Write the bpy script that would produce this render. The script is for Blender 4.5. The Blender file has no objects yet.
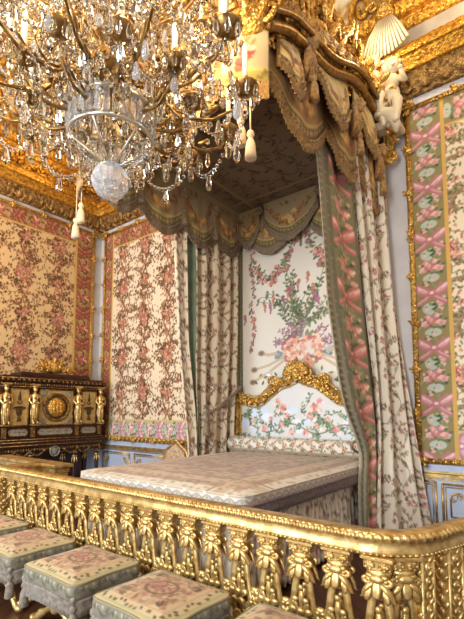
import bpy, math, random
import numpy as np
from mathutils import Vector, Matrix
PI = math.pi
SC = bpy.context.scene
COL = SC.collection
R_ = random.Random

# ------------------------------------------------------------------ objects
def link(o, parent=None):
    COL.objects.link(o)
    if parent is not None: o.parent = parent
    return o
def tag(o, label=None, cat=None, group=None, kind=None):
    if label: o['label'] = label
    if cat: o['category'] = cat
    if group: o['group'] = group
    if kind: o['kind'] = kind
    return o
def thing(name, label, cat, loc=(0, 0, 0), rz=0.0, group=None):
    o = bpy.data.objects.new(name, None); o.empty_display_size = .1
    link(o); o.location = loc; o.rotation_euler = (0, 0, rz)
    return tag(o, label, cat, group)
def kids(o): return [c for c in COL.objects if c.parent == o]
def copy_tree(o, parent=None):
    c = o.copy(); COL.objects.link(c)
    if parent is not None: c.parent = parent
    for k in kids(o): copy_tree(k, c)
    return c

class MB:
    """collects shapes that become ONE mesh"""
    def __init__(s):
        s.v = []; s.f = []; s.mi = []; s.sm = []; s.M = Matrix.Identity(4)
    def add(s, vs, fs, mi=0, smooth=True):
        b = len(s.v)
        for p in vs:
            q = s.M @ Vector(p); s.v.append((q.x, q.y, q.z))
        for f in fs:
            s.f.append(tuple(b + i for i in f)); s.mi.append(mi); s.sm.append(smooth)
    def box(s, c, d, R=None, mi=0, bev=0.0):
        x, y, z = d[0]/2, d[1]/2, d[2]/2
        b = min(bev, x*.9, y*.9, z*.9)
        if b <= 0:
            P = [(-x,-y,-z),(x,-y,-z),(x,y,-z),(-x,y,-z),(-x,-y,z),(x,-y,z),(x,y,z),(-x,y,z)]
            F = [(0,3,2,1),(4,5,6,7),(0,1,5,4),(1,2,6,5),(2,3,7,6),(3,0,4,7)]
        else:
            # simple chamfered box: 3 rings of rectangles
            P = []
            for zz, i in ((-z, b), (-z+b, 0), (z-b, 0), (z, b)):
                P += [(-x+i,-y+i,zz),(x-i,-y+i,zz),(x-i,y-i,zz),(-x+i,y-i,zz)]
            F = [(3,2,1,0),(12,13,14,15)]
            for r in range(3):
                for i in range(4):
                    j = (i+1) % 4
                    F.append((r*4+i, r*4+j, r*4+4+j, r*4+4+i))
        c = Vector(c)
        P = [((R @ Vector(p)) if R else Vector(p)) + c for p in P]
        s.add(P, F, mi, False)
    def tube(s, pts, rad, seg=8, mi=0, cap=True, flat=1.0):
        pts = [Vector(p) for p in pts]; n = len(pts)
        if not hasattr(rad, '__len__'): rad = [rad]*n
        V = []; F = []
        up = None
        for i, p in enumerate(pts):
            t = (pts[min(i+1, n-1)] - pts[max(i-1, 0)])
            if t.length < 1e-9: t = Vector((0, 0, 1))
            t.normalize()
            if up is None:
                a = Vector((0, 0, 1)) if abs(t.z) < .9 else Vector((1, 0, 0))
                up = (a - t*a.dot(t)).normalized()
            else:
                up = up - t*up.dot(t)
                if up.length < 1e-6: up = t.orthogonal()
                up.normalize()
            w = t.cross(up)
            for k in range(seg):
                an = 2*PI*k/seg
                V.append(p + up*(rad[i]*math.cos(an)*flat) + w*(rad[i]*math.sin(an)))
        for i in range(n-1):
            for k in range(seg):
                k2 = (k+1) % seg
                F.append((i*seg+k, i*seg+k2, (i+1)*seg+k2, (i+1)*seg+k))
        if cap:
            F.append(tuple(range(seg-1, -1, -1))); F.append(tuple((n-1)*seg+k for k in range(seg)))
        s.add(V, F, mi, True)
    def lathe(s, prof, c=(0, 0, 0), seg=16, mi=0, smooth=True, R=None, phase=0.0):
        V = []; F = []; n = len(prof); c = Vector(c)
        for r, z in prof:
            for k in range(seg):
                a = 2*PI*k/seg + phase
                p = Vector((r*math.cos(a), r*math.sin(a), z))
                V.append((R @ p if R else p) + c)
        for i in range(n-1):
            for k in range(seg):
                k2 = (k+1) % seg
                F.append((i*seg+k, i*seg+k2, (i+1)*seg+k2, (i+1)*seg+k))
        if prof[0][0] > 1e-6: F.append(tuple(range(seg-1, -1, -1)))
        if prof[-1][0] > 1e-6: F.append(tuple((n-1)*seg+k for k in range(seg)))
        s.add(V, F, mi, smooth)
    def ell(s, c, r, R=None, seg=8, rings=5, mi=0, smooth=True):
        V = []; F = []; c = Vector(c)
        V.append(Vector((0, 0, -r[2])))
        for i in range(1, rings):
            a = -PI/2 + PI*i/rings
            for k in range(seg):
                b = 2*PI*k/seg
                V.append(Vector((r[0]*math.cos(a)*math.cos(b), r[1]*math.cos(a)*math.sin(b), r[2]*math.sin(a))))
        V.append(Vector((0, 0, r[2])))
        for k in range(seg): F.append((0, 1+(k+1) % seg, 1+k))
        for i in range(rings-2):
            for k in range(seg):
                k2 = (k+1) % seg; b = 1+i*seg
                F.append((b+k, b+k2, b+seg+k2, b+seg+k))
        b = 1+(rings-2)*seg; L = len(V)-1
        for k in range(seg): F.append((b+k, b+(k+1) % seg, L))
        V = [(R @ p if R else p)+c for p in V]
        s.add(V, F, mi, smooth)
    def leaf(s, base, d, length, width, thick=.012, curl=None, mi=0):
        d = Vector(d).normalized(); c = Vector(base) + d*length*.5
        n = Vector(curl).normalized() if curl else d.orthogonal().normalized()
        n = (n - d*n.dot(d))
        if n.length < 1e-5: n = d.orthogonal()
        n.normalize(); w = n.cross(d)
        Rm = Matrix((w, n, d)).transposed()
        s.ell(c, (width/2, thick, length/2), Rm, 6, 4, mi)
    def spiral(s, c, u, w, R0, R1, turns, r0, r1, a0=0.0, n=18, seg=6, mi=0):
        c = Vector(c); u = Vector(u).normalized(); w = Vector(w).normalized()
        P = []; Q = []
        for i in range(n+1):
            t = i/n; a = a0+turns*2*PI*t; R = R0*(1-t)+R1*t
            P.append(c+u*(R*math.cos(a))+w*(R*math.sin(a))); Q.append(r0*(1-t)+r1*t)
        s.tube(P, Q, seg, mi)
        s.ell(P[-1], (r1*1.6,)*3, None, 6, 4, mi)
    def build(s, name, mats, parent=None):
        me = bpy.data.meshes.new(name)
        me.from_pydata(s.v, [], s.f)
        if not isinstance(mats, (list, tuple)): mats = [mats]
        for m in mats: me.materials.append(m)
        me.polygons.foreach_set('material_index', s.mi)
        me.polygons.foreach_set('use_smooth', s.sm)
        me.update()
        return link(bpy.data.objects.new(name, me), parent)

def lin(c):
    c = np.clip(np.asarray(c, dtype=np.float32), 0, 1)
    return np.where(c <= .04045, c/12.92, ((c+.055)/1.055)**2.4)

def grid_obj(name, P, mat, parent=None, cols=None, closed_u=False, closed_v=False, smooth=True, flip=False, solid=0.0):
    """P: nu x nv x 3 points -> one mesh; cols nu x nv x 3 sRGB -> colour attribute"""
    P = np.asarray(P, dtype=np.float32); nu, nv = P.shape[:2]
    iu = np.arange(nu if closed_u else nu-1); iv = np.arange(nv if closed_v else nv-1)
    A, B = np.meshgrid(iu, iv, indexing='ij')
    A2 = (A+1) % nu; B2 = (B+1) % nv
    q = np.stack([A*nv+B, A2*nv+B, A2*nv+B2, A*nv+B2], -1).reshape(-1, 4)
    if flip: q = q[:, ::-1]
    me = bpy.data.meshes.new(name)
    me.vertices.add(nu*nv); me.vertices.foreach_set('co', P.reshape(-1))
    nf = len(q)
    me.loops.add(nf*4); me.loops.foreach_set('vertex_index', np.ascontiguousarray(q.reshape(-1)).astype(np.int32))
    me.polygons.add(nf); me.polygons.foreach_set('loop_start', np.arange(0, nf*4, 4, dtype=np.int32))
    me.polygons.foreach_set('use_smooth', np.full(nf, smooth, dtype=bool))
    me.materials.append(mat)
    me.update(calc_edges=True); me.validate()
    if cols is not None:
        at = me.color_attributes.new('Col', 'FLOAT_COLOR', 'POINT')
        c = np.ones((nu*nv, 4), dtype=np.float32); c[:, :3] = lin(np.asarray(cols).reshape(-1, 3))
        at.data.foreach_set('color', c.reshape(-1))
    o = link(bpy.data.objects.new(name, me), parent)
    if solid:
        md = o.modifiers.new('thickness', 'SOLIDIFY'); md.thickness = solid; md.offset = 0
    return o

# ------------------------------------------------------------------ textile pattern painter (metres, y up)
class Pic:
    def __init__(s, w, h, res=.006, base=(1, 1, 1), wrap=False):
        s.w, s.h, s.res, s.wrap = w, h, res, wrap
        s.nx, s.ny = int(round(w/res)), int(round(h/res))
        s.a = np.empty((s.ny, s.nx, 3), np.float32); s.a[:] = base
        yy, xx = np.mgrid[0:s.ny, 0:s.nx]
        s.X = (xx+.5)*res; s.Y = (yy+.5)*res
    def _ap(s, x, y, rad, fn, col, al):
        r = s.res; k = int(rad/r)+2
        cx, cy = int(x/r), int(y/r)
        ix = np.arange(cx-k, cx+k+1); iy = np.arange(cy-k, cy+k+1)
        if not s.wrap:
            ix = ix[(ix >= 0) & (ix < s.nx)]; iy = iy[(iy >= 0) & (iy < s.ny)]
            if len(ix) == 0 or len(iy) == 0: return
        gx = (ix+.5)*r-x; gy = (iy+.5)*r-y
        m = fn(gx[None, :], gy[:, None])
        m = np.clip(m, 0, 1)*al
        jx = ix % s.nx; jy = iy % s.ny
        sub = s.a[np.ix_(jy, jx)]
        s.a[np.ix_(jy, jx)] = sub*(1-m[..., None]) + np.asarray(col, np.float32)*m[..., None]
    def blob(s, x, y, rx, ry, ang=0, col=(0, 0, 0), al=1.0):
        c, n = math.cos(ang), math.sin(ang); sf = s.res/min(rx, ry)
        def fn(gx, gy):
            u = (gx*c+gy*n)/rx; v = (-gx*n+gy*c)/ry
            return (1-np.sqrt(u*u+v*v))/sf+.5
        s._ap(x, y, max(rx, ry), fn, col, al)
    def leaf(s, x, y, L, W, ang, col, al=1.0):
        c, n = math.cos(ang), math.sin(ang); cx, cy = x+c*L/2, y+n*L/2
        def fn(gx, gy):
            u = (gx*c+gy*n)/(L/2); v = (-gx*n+gy*c)/(W/2)
            return ((1-u*u)-np.abs(v))*(W/2)/s.res*.8+.4
        s._ap(cx, cy, max(L, W)/2, fn, col, al)
    def line(s, pts, w, col, al=1.0):
        for (x0, y0), (x1, y1) in zip(pts[:-1], pts[1:]):
            L = math.hypot(x1-x0, y1-y0)
            dx, dy = x1-x0, y1-y0
            def fn(gx, gy):
                px, py = gx+dx/2, gy+dy/2
                t = np.clip((px*dx+py*dy)/max(L*L, 1e-9), 0, 1)
                return (w/2-np.hypot(px-t*dx, py-t*dy))/s.res+.5
            s._ap((x0+x1)/2, (y0+y1)/2, L/2+w, fn, col, al)
    def flower(s, x, y, r, rng, cols, core=(.85, .62, .35), n=6):
        a0 = rng.random()*6
        for k in range(n):
            a = a0+2*PI*k/n
            s.blob(x+math.cos(a)*r*.55, y+math.sin(a)*r*.55, r*.5, r*.4, a, jit(rng.choice(cols), rng, .05))
        for k in range(4):
            a = a0+1.6*k
            s.blob(x+math.cos(a)*r*.2, y+math.sin(a)*r*.2, r*.34, r*.24, a+1, jit(rng.choice(cols), rng, .07))
        s.blob(x, y, r*.16, r*.16, 0, core)
    def spray(s, x, y, ang, L, rng, leafc, stemc, n=7, lw=.03, ll=.06, curve=.6):
        pts = []; a = ang; cx, cy = x, y; cv = rng.uniform(-curve, curve)
        for i in range(n):
            pts.append((cx, cy)); cx += math.cos(a)*L/n; cy += math.sin(a)*L/n; a += cv/n*2
        pts.append((cx, cy))
        s.line(pts, s.res*1.2, stemc)
        for i in range(1, n+1):
            for sd in (-1, 1):
                if rng.random() < .85:
                    s.leaf(pts[i][0], pts[i][1], ll*rng.uniform(.6, 1.1), lw*rng.uniform(.7, 1.1), a+sd*rng.uniform(.5, 1.2), jit(rng.choice(leafc), rng, .04))
    def sample(s, x, y):
        fx = np.asarray(x)/s.res-.5; fy = np.asarray(y)/s.res-.5
        x0 = np.floor(fx).astype(int); y0 = np.floor(fy).astype(int)
        tx = (fx-x0)[..., None]; ty = (fy-y0)[..., None]
        def g(i, j):
            if s.wrap: return s.a[j % s.ny, i % s.nx]
            return s.a[np.clip(j, 0, s.ny-1), np.clip(i, 0, s.nx-1)]
        return (g(x0, y0)*(1-tx)+g(x0+1, y0)*tx)*(1-ty)+(g(x0, y0+1)*(1-tx)+g(x0+1, y0+1)*tx)*ty
def jit(c, rng, a=.04):
    d = rng.uniform(-a, a)
    return tuple(min(1, max(0, q+d+rng.uniform(-a, a)*.4)) for q in c)

# ------------------------------------------------------------------ materials
def nodes(m):
    m.use_nodes = True; nt = m.node_tree
    return nt, nt.nodes['Principled BSDF']
def bump(nt, b, scale, strength, kind='NOISE', dist=.01, detail=3):
    tc = nt.nodes.new('ShaderNodeTexCoord')
    t = nt.nodes.new('ShaderNodeTexNoise' if kind == 'NOISE' else 'ShaderNodeTexVoronoi')
    t.inputs['Scale'].default_value = scale
    if kind == 'NOISE': t.inputs['Detail'].default_value = detail
    bp = nt.nodes.new('ShaderNodeBump'); bp.inputs['Strength'].default_value = strength; bp.inputs['Distance'].default_value = dist
    nt.links.new(tc.outputs['Object'], t.inputs['Vector'])
    nt.links.new(t.outputs['Fac' if kind == 'NOISE' else 'Distance'], bp.inputs['Height'])
    nt.links.new(bp.outputs[0], b.inputs['Normal'])
    return t
def mat(name, c, rough=.6, metal=0.0, noise=0.0, nscale=8.0, bsc=0, bst=.3, bk='NOISE', bd=.01, spec=.4, sheen=0.0, c2=None):
    m = bpy.data.materials.new(name); nt, b = nodes(m)
    l = [float(x) for x in lin(c)]
    b.inputs['Base Color'].default_value = (*l, 1); b.inputs['Roughness'].default_value = rough
    b.inputs['Metallic'].default_value = metal; b.inputs['Specular IOR Level'].default_value = spec
    if sheen: b.inputs['Sheen Weight'].default_value = sheen
    if noise or c2:
        tc = nt.nodes.new('ShaderNodeTexCoord'); t = nt.nodes.new('ShaderNodeTexNoise'); t.inputs['Scale'].default_value = nscale
        t.inputs['Detail'].default_value = 4
        rp = nt.nodes.new('ShaderNodeValToRGB')
        d = [float(x) for x in lin(c2 if c2 else [x*(1-noise) for x in c])]
        rp.color_ramp.elements[0].position = .35; rp.color_ramp.elements[1].position = .65
        rp.color_ramp.elements[0].color = (*d, 1); rp.color_ramp.elements[1].color = (*l, 1)
        nt.links.new(tc.outputs['Object'], t.inputs['Vector']); nt.links.new(t.outputs['Fac'], rp.inputs['Fac'])
        nt.links.new(rp.outputs['Color'], b.inputs['Base Color'])
    if bsc: bump(nt, b, bsc, bst, bk, bd)
    return m
def mat_vc(name, rough=.75, bsc=350, bst=.25, bd=.002, sheen=.15, metal=0.0):
    m = bpy.data.materials.new(name); nt, b = nodes(m)
    a = nt.nodes.new('ShaderNodeVertexColor'); a.layer_name = 'Col'
    nt.links.new(a.outputs['Color'], b.inputs['Base Color'])
    b.inputs['Roughness'].default_value = rough; b.inputs['Specular IOR Level'].default_value = .25
    b.inputs['Sheen Weight'].default_value = sheen; b.inputs['Metallic'].default_value = metal
    if bsc: bump(nt, b, bsc, bst, 'NOISE', bd)
    return m
M = {}
M['gold'] = mat('gilding', (.90, .78, .52), .34, .72, c2=(.70, .56, .32), nscale=14, bsc=60, bst=.35, bd=.006)
M['goldc'] = mat('carved_gilding', (.92, .75, .40), .36, .74, c2=(.68, .51, .25), nscale=26, bsc=38, bst=.8, bk='VORONOI', bd=.02)
M['goldy'] = mat('rich_gilding', (.93, .71, .28), .38, .72, c2=(.62, .41, .14), nscale=22, bsc=42, bst=.7, bk='VORONOI', bd=.015)
M['silver'] = mat('silvered_metal', (.82, .79, .72), .3, .85)
M['bronze'] = mat('dark_gilt_bronze', (.66, .52, .30), .34, .85, c2=(.44, .32, .16), nscale=20, bsc=50, bst=.3)
M['agedgold'] = mat('aged_gilding', (.70, .55, .32), .42, .68, c2=(.38, .27, .14), nscale=18, bsc=45, bst=.7, bk='VORONOI', bd=.015)
M['silk'] = mat_vc('woven_silk')
M['silkfine'] = mat_vc('embroidered_satin', .6, 500, .15, .001)
M['mahogany'] = mat('mahogany', (.25, .12, .075), .35, c2=(.16, .07, .05), nscale=6, spec=.5)
M['wallpaint'] = mat('pale_grey_blue_paint', (.79, .78, .78), .55, c2=(.75, .74, .74), nscale=3)
M['dadopaint'] = mat('pale_blue_paint', (.73, .78, .87), .5, c2=(.69, .74, .84), nscale=3)
M['ceil'] = mat('cream_plaster', (.87, .80, .66), .7, c2=(.80, .70, .52), nscale=2)
M['stucco'] = mat('white_stucco', (.86, .80, .68), .6, bsc=30, bst=.2)
M['wax'] = mat('candle_wax', (.95, .90, .78), .5)
M['fringe'] = mat('silk_fringe', (.56, .48, .38), .7, c2=(.44, .37, .29), nscale=30, sheen=.2)
M['fringegold'] = mat('gold_silk_fringe', (.74, .57, .32), .6, c2=(.50, .36, .18), nscale=30, sheen=.2)
M['fringemauve'] = mat('mauve_silk_fringe', (.58, .51, .49), .7, c2=(.45, .38, .37), nscale=30, sheen=.2)
M['fringegrey'] = mat('grey_silk_fringe', (.60, .55, .49), .7, c2=(.43, .39, .34), nscale=30, sheen=.2)
M['tasselcream'] = mat('cream_silk_tassel', (.85, .74, .60), .65, sheen=.2)
M['greenlining'] = mat('green_silk_lining', (.42, .49, .40), .6, c2=(.36, .42, .35), nscale=5, sheen=.3)
M['floor'] = None
def crystal(name, tint, rough=.0):
    m = bpy.data.materials.new(name); nt, b = nodes(m)
    b.inputs['Base Color'].default_value = (*tint, 1); b.inputs['Transmission Weight'].default_value = 1.0
    b.inputs['Roughness'].default_value = rough; b.inputs['IOR'].default_value = 1.55
    return m
M['crystal'] = crystal('clear_crystal', (1, .97, .90), .02)
M['crystalw'] = crystal('cool_crystal', (.94, .97, 1), .05); M['crystalw'].node_tree.nodes['Principled BSDF'].inputs['Transmission Weight'].default_value = .80
M['crystala'] = crystal('amber_crystal', (.98, .86, .60))
def flame(name, c, s):
    m = bpy.data.materials.new(name); nt, b = nodes(m)
    b.inputs['Base Color'].default_value = (*c, 1); b.inputs['Emission Color'].default_value = (*c, 1); b.inputs['Emission Strength'].default_value = s
    return m
M['flame'] = flame('flame_bulb', (1, .66, .25), 25)
def floor_mat():
    m = bpy.data.materials.new('oak_parquet'); nt, b = nodes(m)
    tc = nt.nodes.new('ShaderNodeTexCoord'); mp = nt.nodes.new('ShaderNodeMapping'); mp.inputs['Rotation'].default_value = (0, 0, PI/4)
    br = nt.nodes.new('ShaderNodeTexBrick'); br.inputs['Scale'].default_value = 1.6
    br.inputs['Color1'].default_value = (.10, .038, .018, 1); br.inputs['Color2'].default_value = (.065, .024, .012, 1); br.inputs['Mortar'].default_value = (.02, .008, .005, 1)
    br.inputs['Mortar Size'].default_value = .008; br.inputs['Row Height'].default_value = .2; br.inputs['Brick Width'].default_value = .9
    nt.links.new(tc.outputs['Object'], mp.inputs[0]); nt.links.new(mp.outputs[0], br.inputs[0])
    nt.links.new(br.outputs['Color'], b.inputs['Base Color']); b.inputs['Roughness'].default_value = .3
    return m
M['floor'] = floor_mat()
# ================================================================== woven patterns
PINKW = [(.66, .42, .34), (.74, .52, .43), (.57, .33, .27), (.79, .61, .50), (.62, .44, .34)]
DLEAFW = [(.36, .25, .15), (.46, .33, .20), (.29, .21, .13), (.52, .37, .25), (.40, .24, .18)]
PINK = [(.72, .42, .38), (.80, .55, .48), (.63, .33, .30), (.86, .66, .56)]
ROSE = [(.82, .57, .52), (.87, .69, .62), (.73, .45, .43), (.91, .77, .69)]
MAUVE = [(.62, .42, .52), (.72, .52, .60), (.52, .32, .44)]
DLEAF = [(.30, .25, .15), (.38, .30, .18), (.24, .20, .14), (.44, .32, .20)]
GLEAF = [(.36, .44, .28), (.28, .36, .24), (.46, .52, .34), (.54, .56, .40)]

def sinus(x0, y0, y1, amp, per, ph, n=60):
    return [(x0+amp*math.sin(2*PI*(y0+(y1-y0)*i/n)/per+ph), y0+(y1-y0)*i/n) for i in range(n+1)]

def brocade(seed=3, base=(.93, .84, .68), lf=None, fl=None, stem=1.0):
    """wall silk: two columns of meandering stems with bouquets, half-dropped"""
    W, H = 1.5, 1.65; DLW = lf or DLEAFW; PKW = fl or PINKW
    p = Pic(W, H, .0075, base, True); r = R_(seed)
    for c in range(2):
        cx = .375+.75*c; ph = PI*c; y0 = .825*c
        for k, (am, w, cl) in enumerate(((.10, .034, (.60, .37, .28)), (-.08, .026, (.68, .46, .34)), (.05, .02, (.56, .40, .26)))):
            p.line(sinus(cx, -.02, H+.02, am, .825, ph+k*.6), w*stem, cl)
        for j in range(42):                                          # side sprays
            y = (j+.5)*H/42; x = cx+.1*math.sin(2*PI*y/.825+ph)
            sd = 1 if j % 2 else -1
            p.spray(x, y, (PI/2 if r.random() < .6 else -PI/2)+sd*r.uniform(-1.5, -.5), r.uniform(.18, .44), r, DLW, (.5, .36, .25), 5, .036, .062)
        for j in range(120):                                          # loose leaves and buds
            x = cx+r.gauss(0, .27); y = r.uniform(0, H)
            p.leaf(x, y, r.uniform(.04, .085), r.uniform(.02, .034), r.choice((PI/2, -PI/2))+r.uniform(-.7, .7), jit(r.choice(DLW), r))
        for by, br in ((y0+.42, .2), (y0+1.22, .13)):                # bouquets
            for j in range(22):
                a = r.uniform(0, 2*PI)
                p.leaf(cx+math.cos(a)*br*.5, by+math.sin(a)*br*.5, r.uniform(.08, .14), .04, a, jit(r.choice(DLW), r))
            for j in range(12 if br > .15 else 6):
                a = r.uniform(0, 2*PI); q = br*math.sqrt(r.random())*.8
                p.flower(cx+math.cos(a)*q, by+math.sin(a)*q*1.1, r.uniform(.04, .066), r, PKW)
        for j in range(34):
            p.flower(cx+r.gauss(0, .2), r.uniform(0, H), r.uniform(.02, .036), r, PKW, n=5)
    return p

def ribbon_border(W=.36, H=.74, base=(.56, .50, .33), rib=((.80, .60, .60), (.70, .46, .48), (.90, .75, .74)), lf=GLEAF, seed=5, edge=(.74, .60, .34), pale=(.70, .74, .68)):
    """a border of ribbon bows, roses and leaves; repeats along y"""
    p = Pic(W, H, .006, base, True); r = R_(seed); cx = W/2
    p.blob(cx, .08*H, W*.30, .085, 0, pale); p.blob(cx, .64*H, W*.26, .06, 0, pale); p.blob(cx, 1.08*H, W*.30, .085, 0, pale)
    for k in range(46):
        p.leaf(r.uniform(.05, W-.05), r.uniform(0, H), r.uniform(.05, .10), .036, r.uniform(0, 6.3), jit(r.choice(lf), r))
    for k in range(14): p.flower(r.uniform(.05, W-.05), r.uniform(0, H), r.uniform(.018, .03), r, [rib[0], rib[2], (.80, .62, .50)], n=5)
    cy = .36*H; s = W/.36*1.18
    for sg in (-1, 1):
        p.line([(cx, cy), (cx+sg*.05*s, cy-.07), (cx+sg*.12*s, cy-.13)], .062, rib[1]); p.line([(cx+sg*.01, cy), (cx+sg*.06*s, cy-.07), (cx+sg*.125*s, cy-.12)], .026, rib[0])
        p.blob(cx+sg*.088*s, cy+.045, .10*s, .066, sg*.62, rib[1]); p.blob(cx+sg*.098*s, cy+.055, .072*s, .032, sg*.66, rib[0])
        p.blob(cx+sg*.12*s, cy+.085, .036*s, .016, sg*.8, rib[2]); p.leaf(cx+sg*.03, cy+.01, .10*s, .016, sg*.6 if sg > 0 else PI-.6, rib[2])
    p.blob(cx, cy, .042, .036, 0, rib[1]); p.blob(cx, cy+.006, .026, .022, 0, rib[2])
    y = .84*H
    for k in range(14): p.leaf(cx+r.uniform(-.08, .08), y+r.uniform(-.06, .06), .10, .042, r.uniform(0, 6.3), jit(r.choice(lf), r))
    for dx, dy, q in ((0, .01, .072), (-.075, -.03, .046), (.08, -.02, .05), (.03, .075, .042), (-.05, .06, .036)): p.flower(cx+dx*s, y+dy, q, r, [rib[0], rib[2], rib[1], (.88, .66, .60)])
    for x in (.008, W-.008): p.line([(x, 0), (x, H)], .02, edge)
    return p

def sprigged(base=(.90, .84, .74), fl=(), lf=DLEAF, W=.8, H=.9, n=7, seed=9, dens=1.0, dark=(.45, .34, .24), lw=.011):
    """light satin with climbing sprigs"""
    p = Pic(W, H, .006, base, True); r = R_(seed)
    fl = fl or PINK+MAUVE
    for c in range(3):
        x0 = (c+.5)*W/3
        p.line(sinus(x0, -.01, H+.01, .05, H/2, c*2.1), lw, dark)
        for j in range(int(n*1.6*dens)):
            y = (j+r.random())*H/(n*1.6*dens)
            x = x0+.05*math.sin(2*PI*y/(H/2)+c*2.1)
            p.spray(x, y, PI/2+r.choice((-1, 1))*r.uniform(.5, 1.7), r.uniform(.09, .17), r, lf, dark, 4, .022, .042)
        for j in range(int(n*dens)):
            p.flower(x0+r.gauss(0, .06), r.uniform(0, H), r.uniform(.016, .036), r, fl, n=5)
    return p

def paint_dosser():
    """back cloth of the bed: basket of roses rising over a garland; local x 0..2.5, y 0..3.6"""
    W, H = 2.56, 3.7
    p = Pic(W, H, .008, (.88, .855, .805)); r = R_(21); cx = W/2
    GL = [(.38, .46, .33), (.30, .37, .28), (.50, .56, .42), (.55, .48, .36)]
    for x in (.02, W-.02): p.line([(x, 0), (x, H)], .07, (.42, .41, .31))
    for sg in (-1, 1):                                               # hanging trails at the sides
        for k in range(40):
            t = k/40; x = cx+sg*(.98+.03*math.sin(t*14)); y = 3.3-2.0*t
            p.leaf(x, y, .08, .035, -PI/2+r.uniform(-1.2, 1.2), jit(r.choice(GL), r))
            if k % 3 == 0: p.flower(x+r.uniform(-.05, .05), y, r.uniform(.03, .05), r, PINK+MAUVE)
        for k in range(46):                                          # upper garland swag
            t = k/45; x = cx+sg*(1.0-.92*t); y = 3.0+.42*t-.62*math.sin(PI*t)*.8
            for q in range(2): p.leaf(x+r.gauss(0, .04), y+r.gauss(0, .05), .09, .04, r.uniform(0, 6.3), jit(r.choice(GL), r))
            if r.random() < .75: p.flower(x+r.gauss(0, .045), y+r.gauss(0, .05), r.uniform(.035, .07), r, ROSE+PINK+MAUVE)
    p.line([(cx, 3.6), (cx, 3.2)], .05, (.5, .48, .4))
    for k in range(22):                                              # tall branching plant
        a = PI/2+r.uniform(-1.15, 1.15); L = r.uniform(.5, 1.25)*(1.1-.35*abs(a-PI/2))
        p.spray(cx+r.uniform(-.06, .06), 1.55+r.uniform(0, .3), a, L, r, GL, (.42, .44, .32), 8, .045, .10, .7)
    for k in range(16):
        a = PI/2+r.uniform(-1.2, 1.2); q = r.uniform(.6, 1.25); x = cx+math.cos(a)*q; y = 1.6+math.sin(a)*q
        for j in range(7): p.flower(x+r.gauss(0, .012), y-j*.028, .034-.003*j, r, MAUVE if k % 2 else PINK, n=5)
    for k in range(50):                                              # the great bouquet
        a = r.uniform(0, 2*PI); p.leaf(cx+.22*math.cos(a), 1.28+.2*math.sin(a), .17, .07, a, jit(r.choice(GL), r))
    for k in range(26):
        a = r.uniform(0, PI); p.spray(cx+.25*math.cos(a), 1.35+.15*math.sin(a), a, r.uniform(.18, .34), r, MAUVE+[(.6, .5, .55)], (.55, .5, .45), 4, .03, .07)
    for k in range(30):
        a = r.uniform(0, 2*PI); q = .3*math.sqrt(r.random())
        p.flower(cx+math.cos(a)*q*1.1, 1.24+math.sin(a)*q, r.uniform(.06, .105), r, ROSE+[(.95, .72, .6), (.93, .80, .72)])
    for sg in (-1, 1):
        p.flower(cx+sg*.45, 1.2, .09, r, [(.55, .62, .66), (.66, .70, .72), (.48, .54, .58)])
        for (x1, y1), (x2, y2), w in (((.35, 1.16), (.95, .96), .045), ((.35, 1.1), (.98, .72), .05), ((.5, 1.24), (.8, 1.27), .06)):
            p.line([(cx+sg*x1, y1), (cx+sg*(x1+x2)/2, (y1+y2)/2-.03), (cx+sg*x2, y2)], w, (.78, .70, .60))
            p.blob(cx+sg*x2, y2, .07, .055, 0, (.66, .56, .46)); p.blob(cx+sg*x2, y2, .04, .03, 0, (.50, .42, .36))
        for k in range(6): p.blob(cx+sg*(.62+.05*math.sin(k)), .88-.05*k, .045, .05, k, (.96, .95, .93) if k % 2 else (.80, .77, .72))
        for k in range(8): p.leaf(cx+sg*r.uniform(.3, 1.0), r.uniform(.6, 1.0), .1, .04, r.uniform(0, 6), jit(r.choice(GL), r))
    return p

def paint_headboard():
    W, H = 2.5, 1.15
    p = Pic(W, H, .008, (.83, .835, .83)); r = R_(8); cx = W/2
    GL = [(.40, .50, .38), (.32, .40, .32), (.52, .60, .46)]
    for k in range(26):
        x = r.uniform(.2, W-.2); p.blob(x, .42+r.gauss(0, .12), .10, .045, r.uniform(-.6, .6), (.80, .86, .93) if k % 2 else (.87, .90, .95), .9)
    p.line([(x, .3+.07*math.sin(x*7)) for x in np.linspace(.3, W-.3, 40)], .018, (.50, .46, .36))
    for sg in (-1, 1):
        for k in range(26): p.spray(cx+sg*r.uniform(.05, 1.0), r.uniform(.16, .6), r.uniform(0, 6.3), r.uniform(.12, .24), r, GL, (.5, .48, .38), 4, .035, .07)
        for x, y, q in ((.28, .62, .075), (.2, .5, .055), (.36, .73, .05), (.62, .30, .055), (.12, .24, .05), (.5, .45, .04), (.85, .4, .04), (.3, .35, .045)):
            p.flower(cx+sg*x, y, q, r, ROSE+[(.86, .60, .62)])
            p.flower(cx+sg*(x+.09), y-.05, q*.6, r, [(.95, .9, .88), (.88, .76, .74)])
        p.line([(cx+sg*.02, .9), (cx+sg*.1, .75), (cx+sg*.16, .6)], .02, (.84, .82, .80))
    return p

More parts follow.
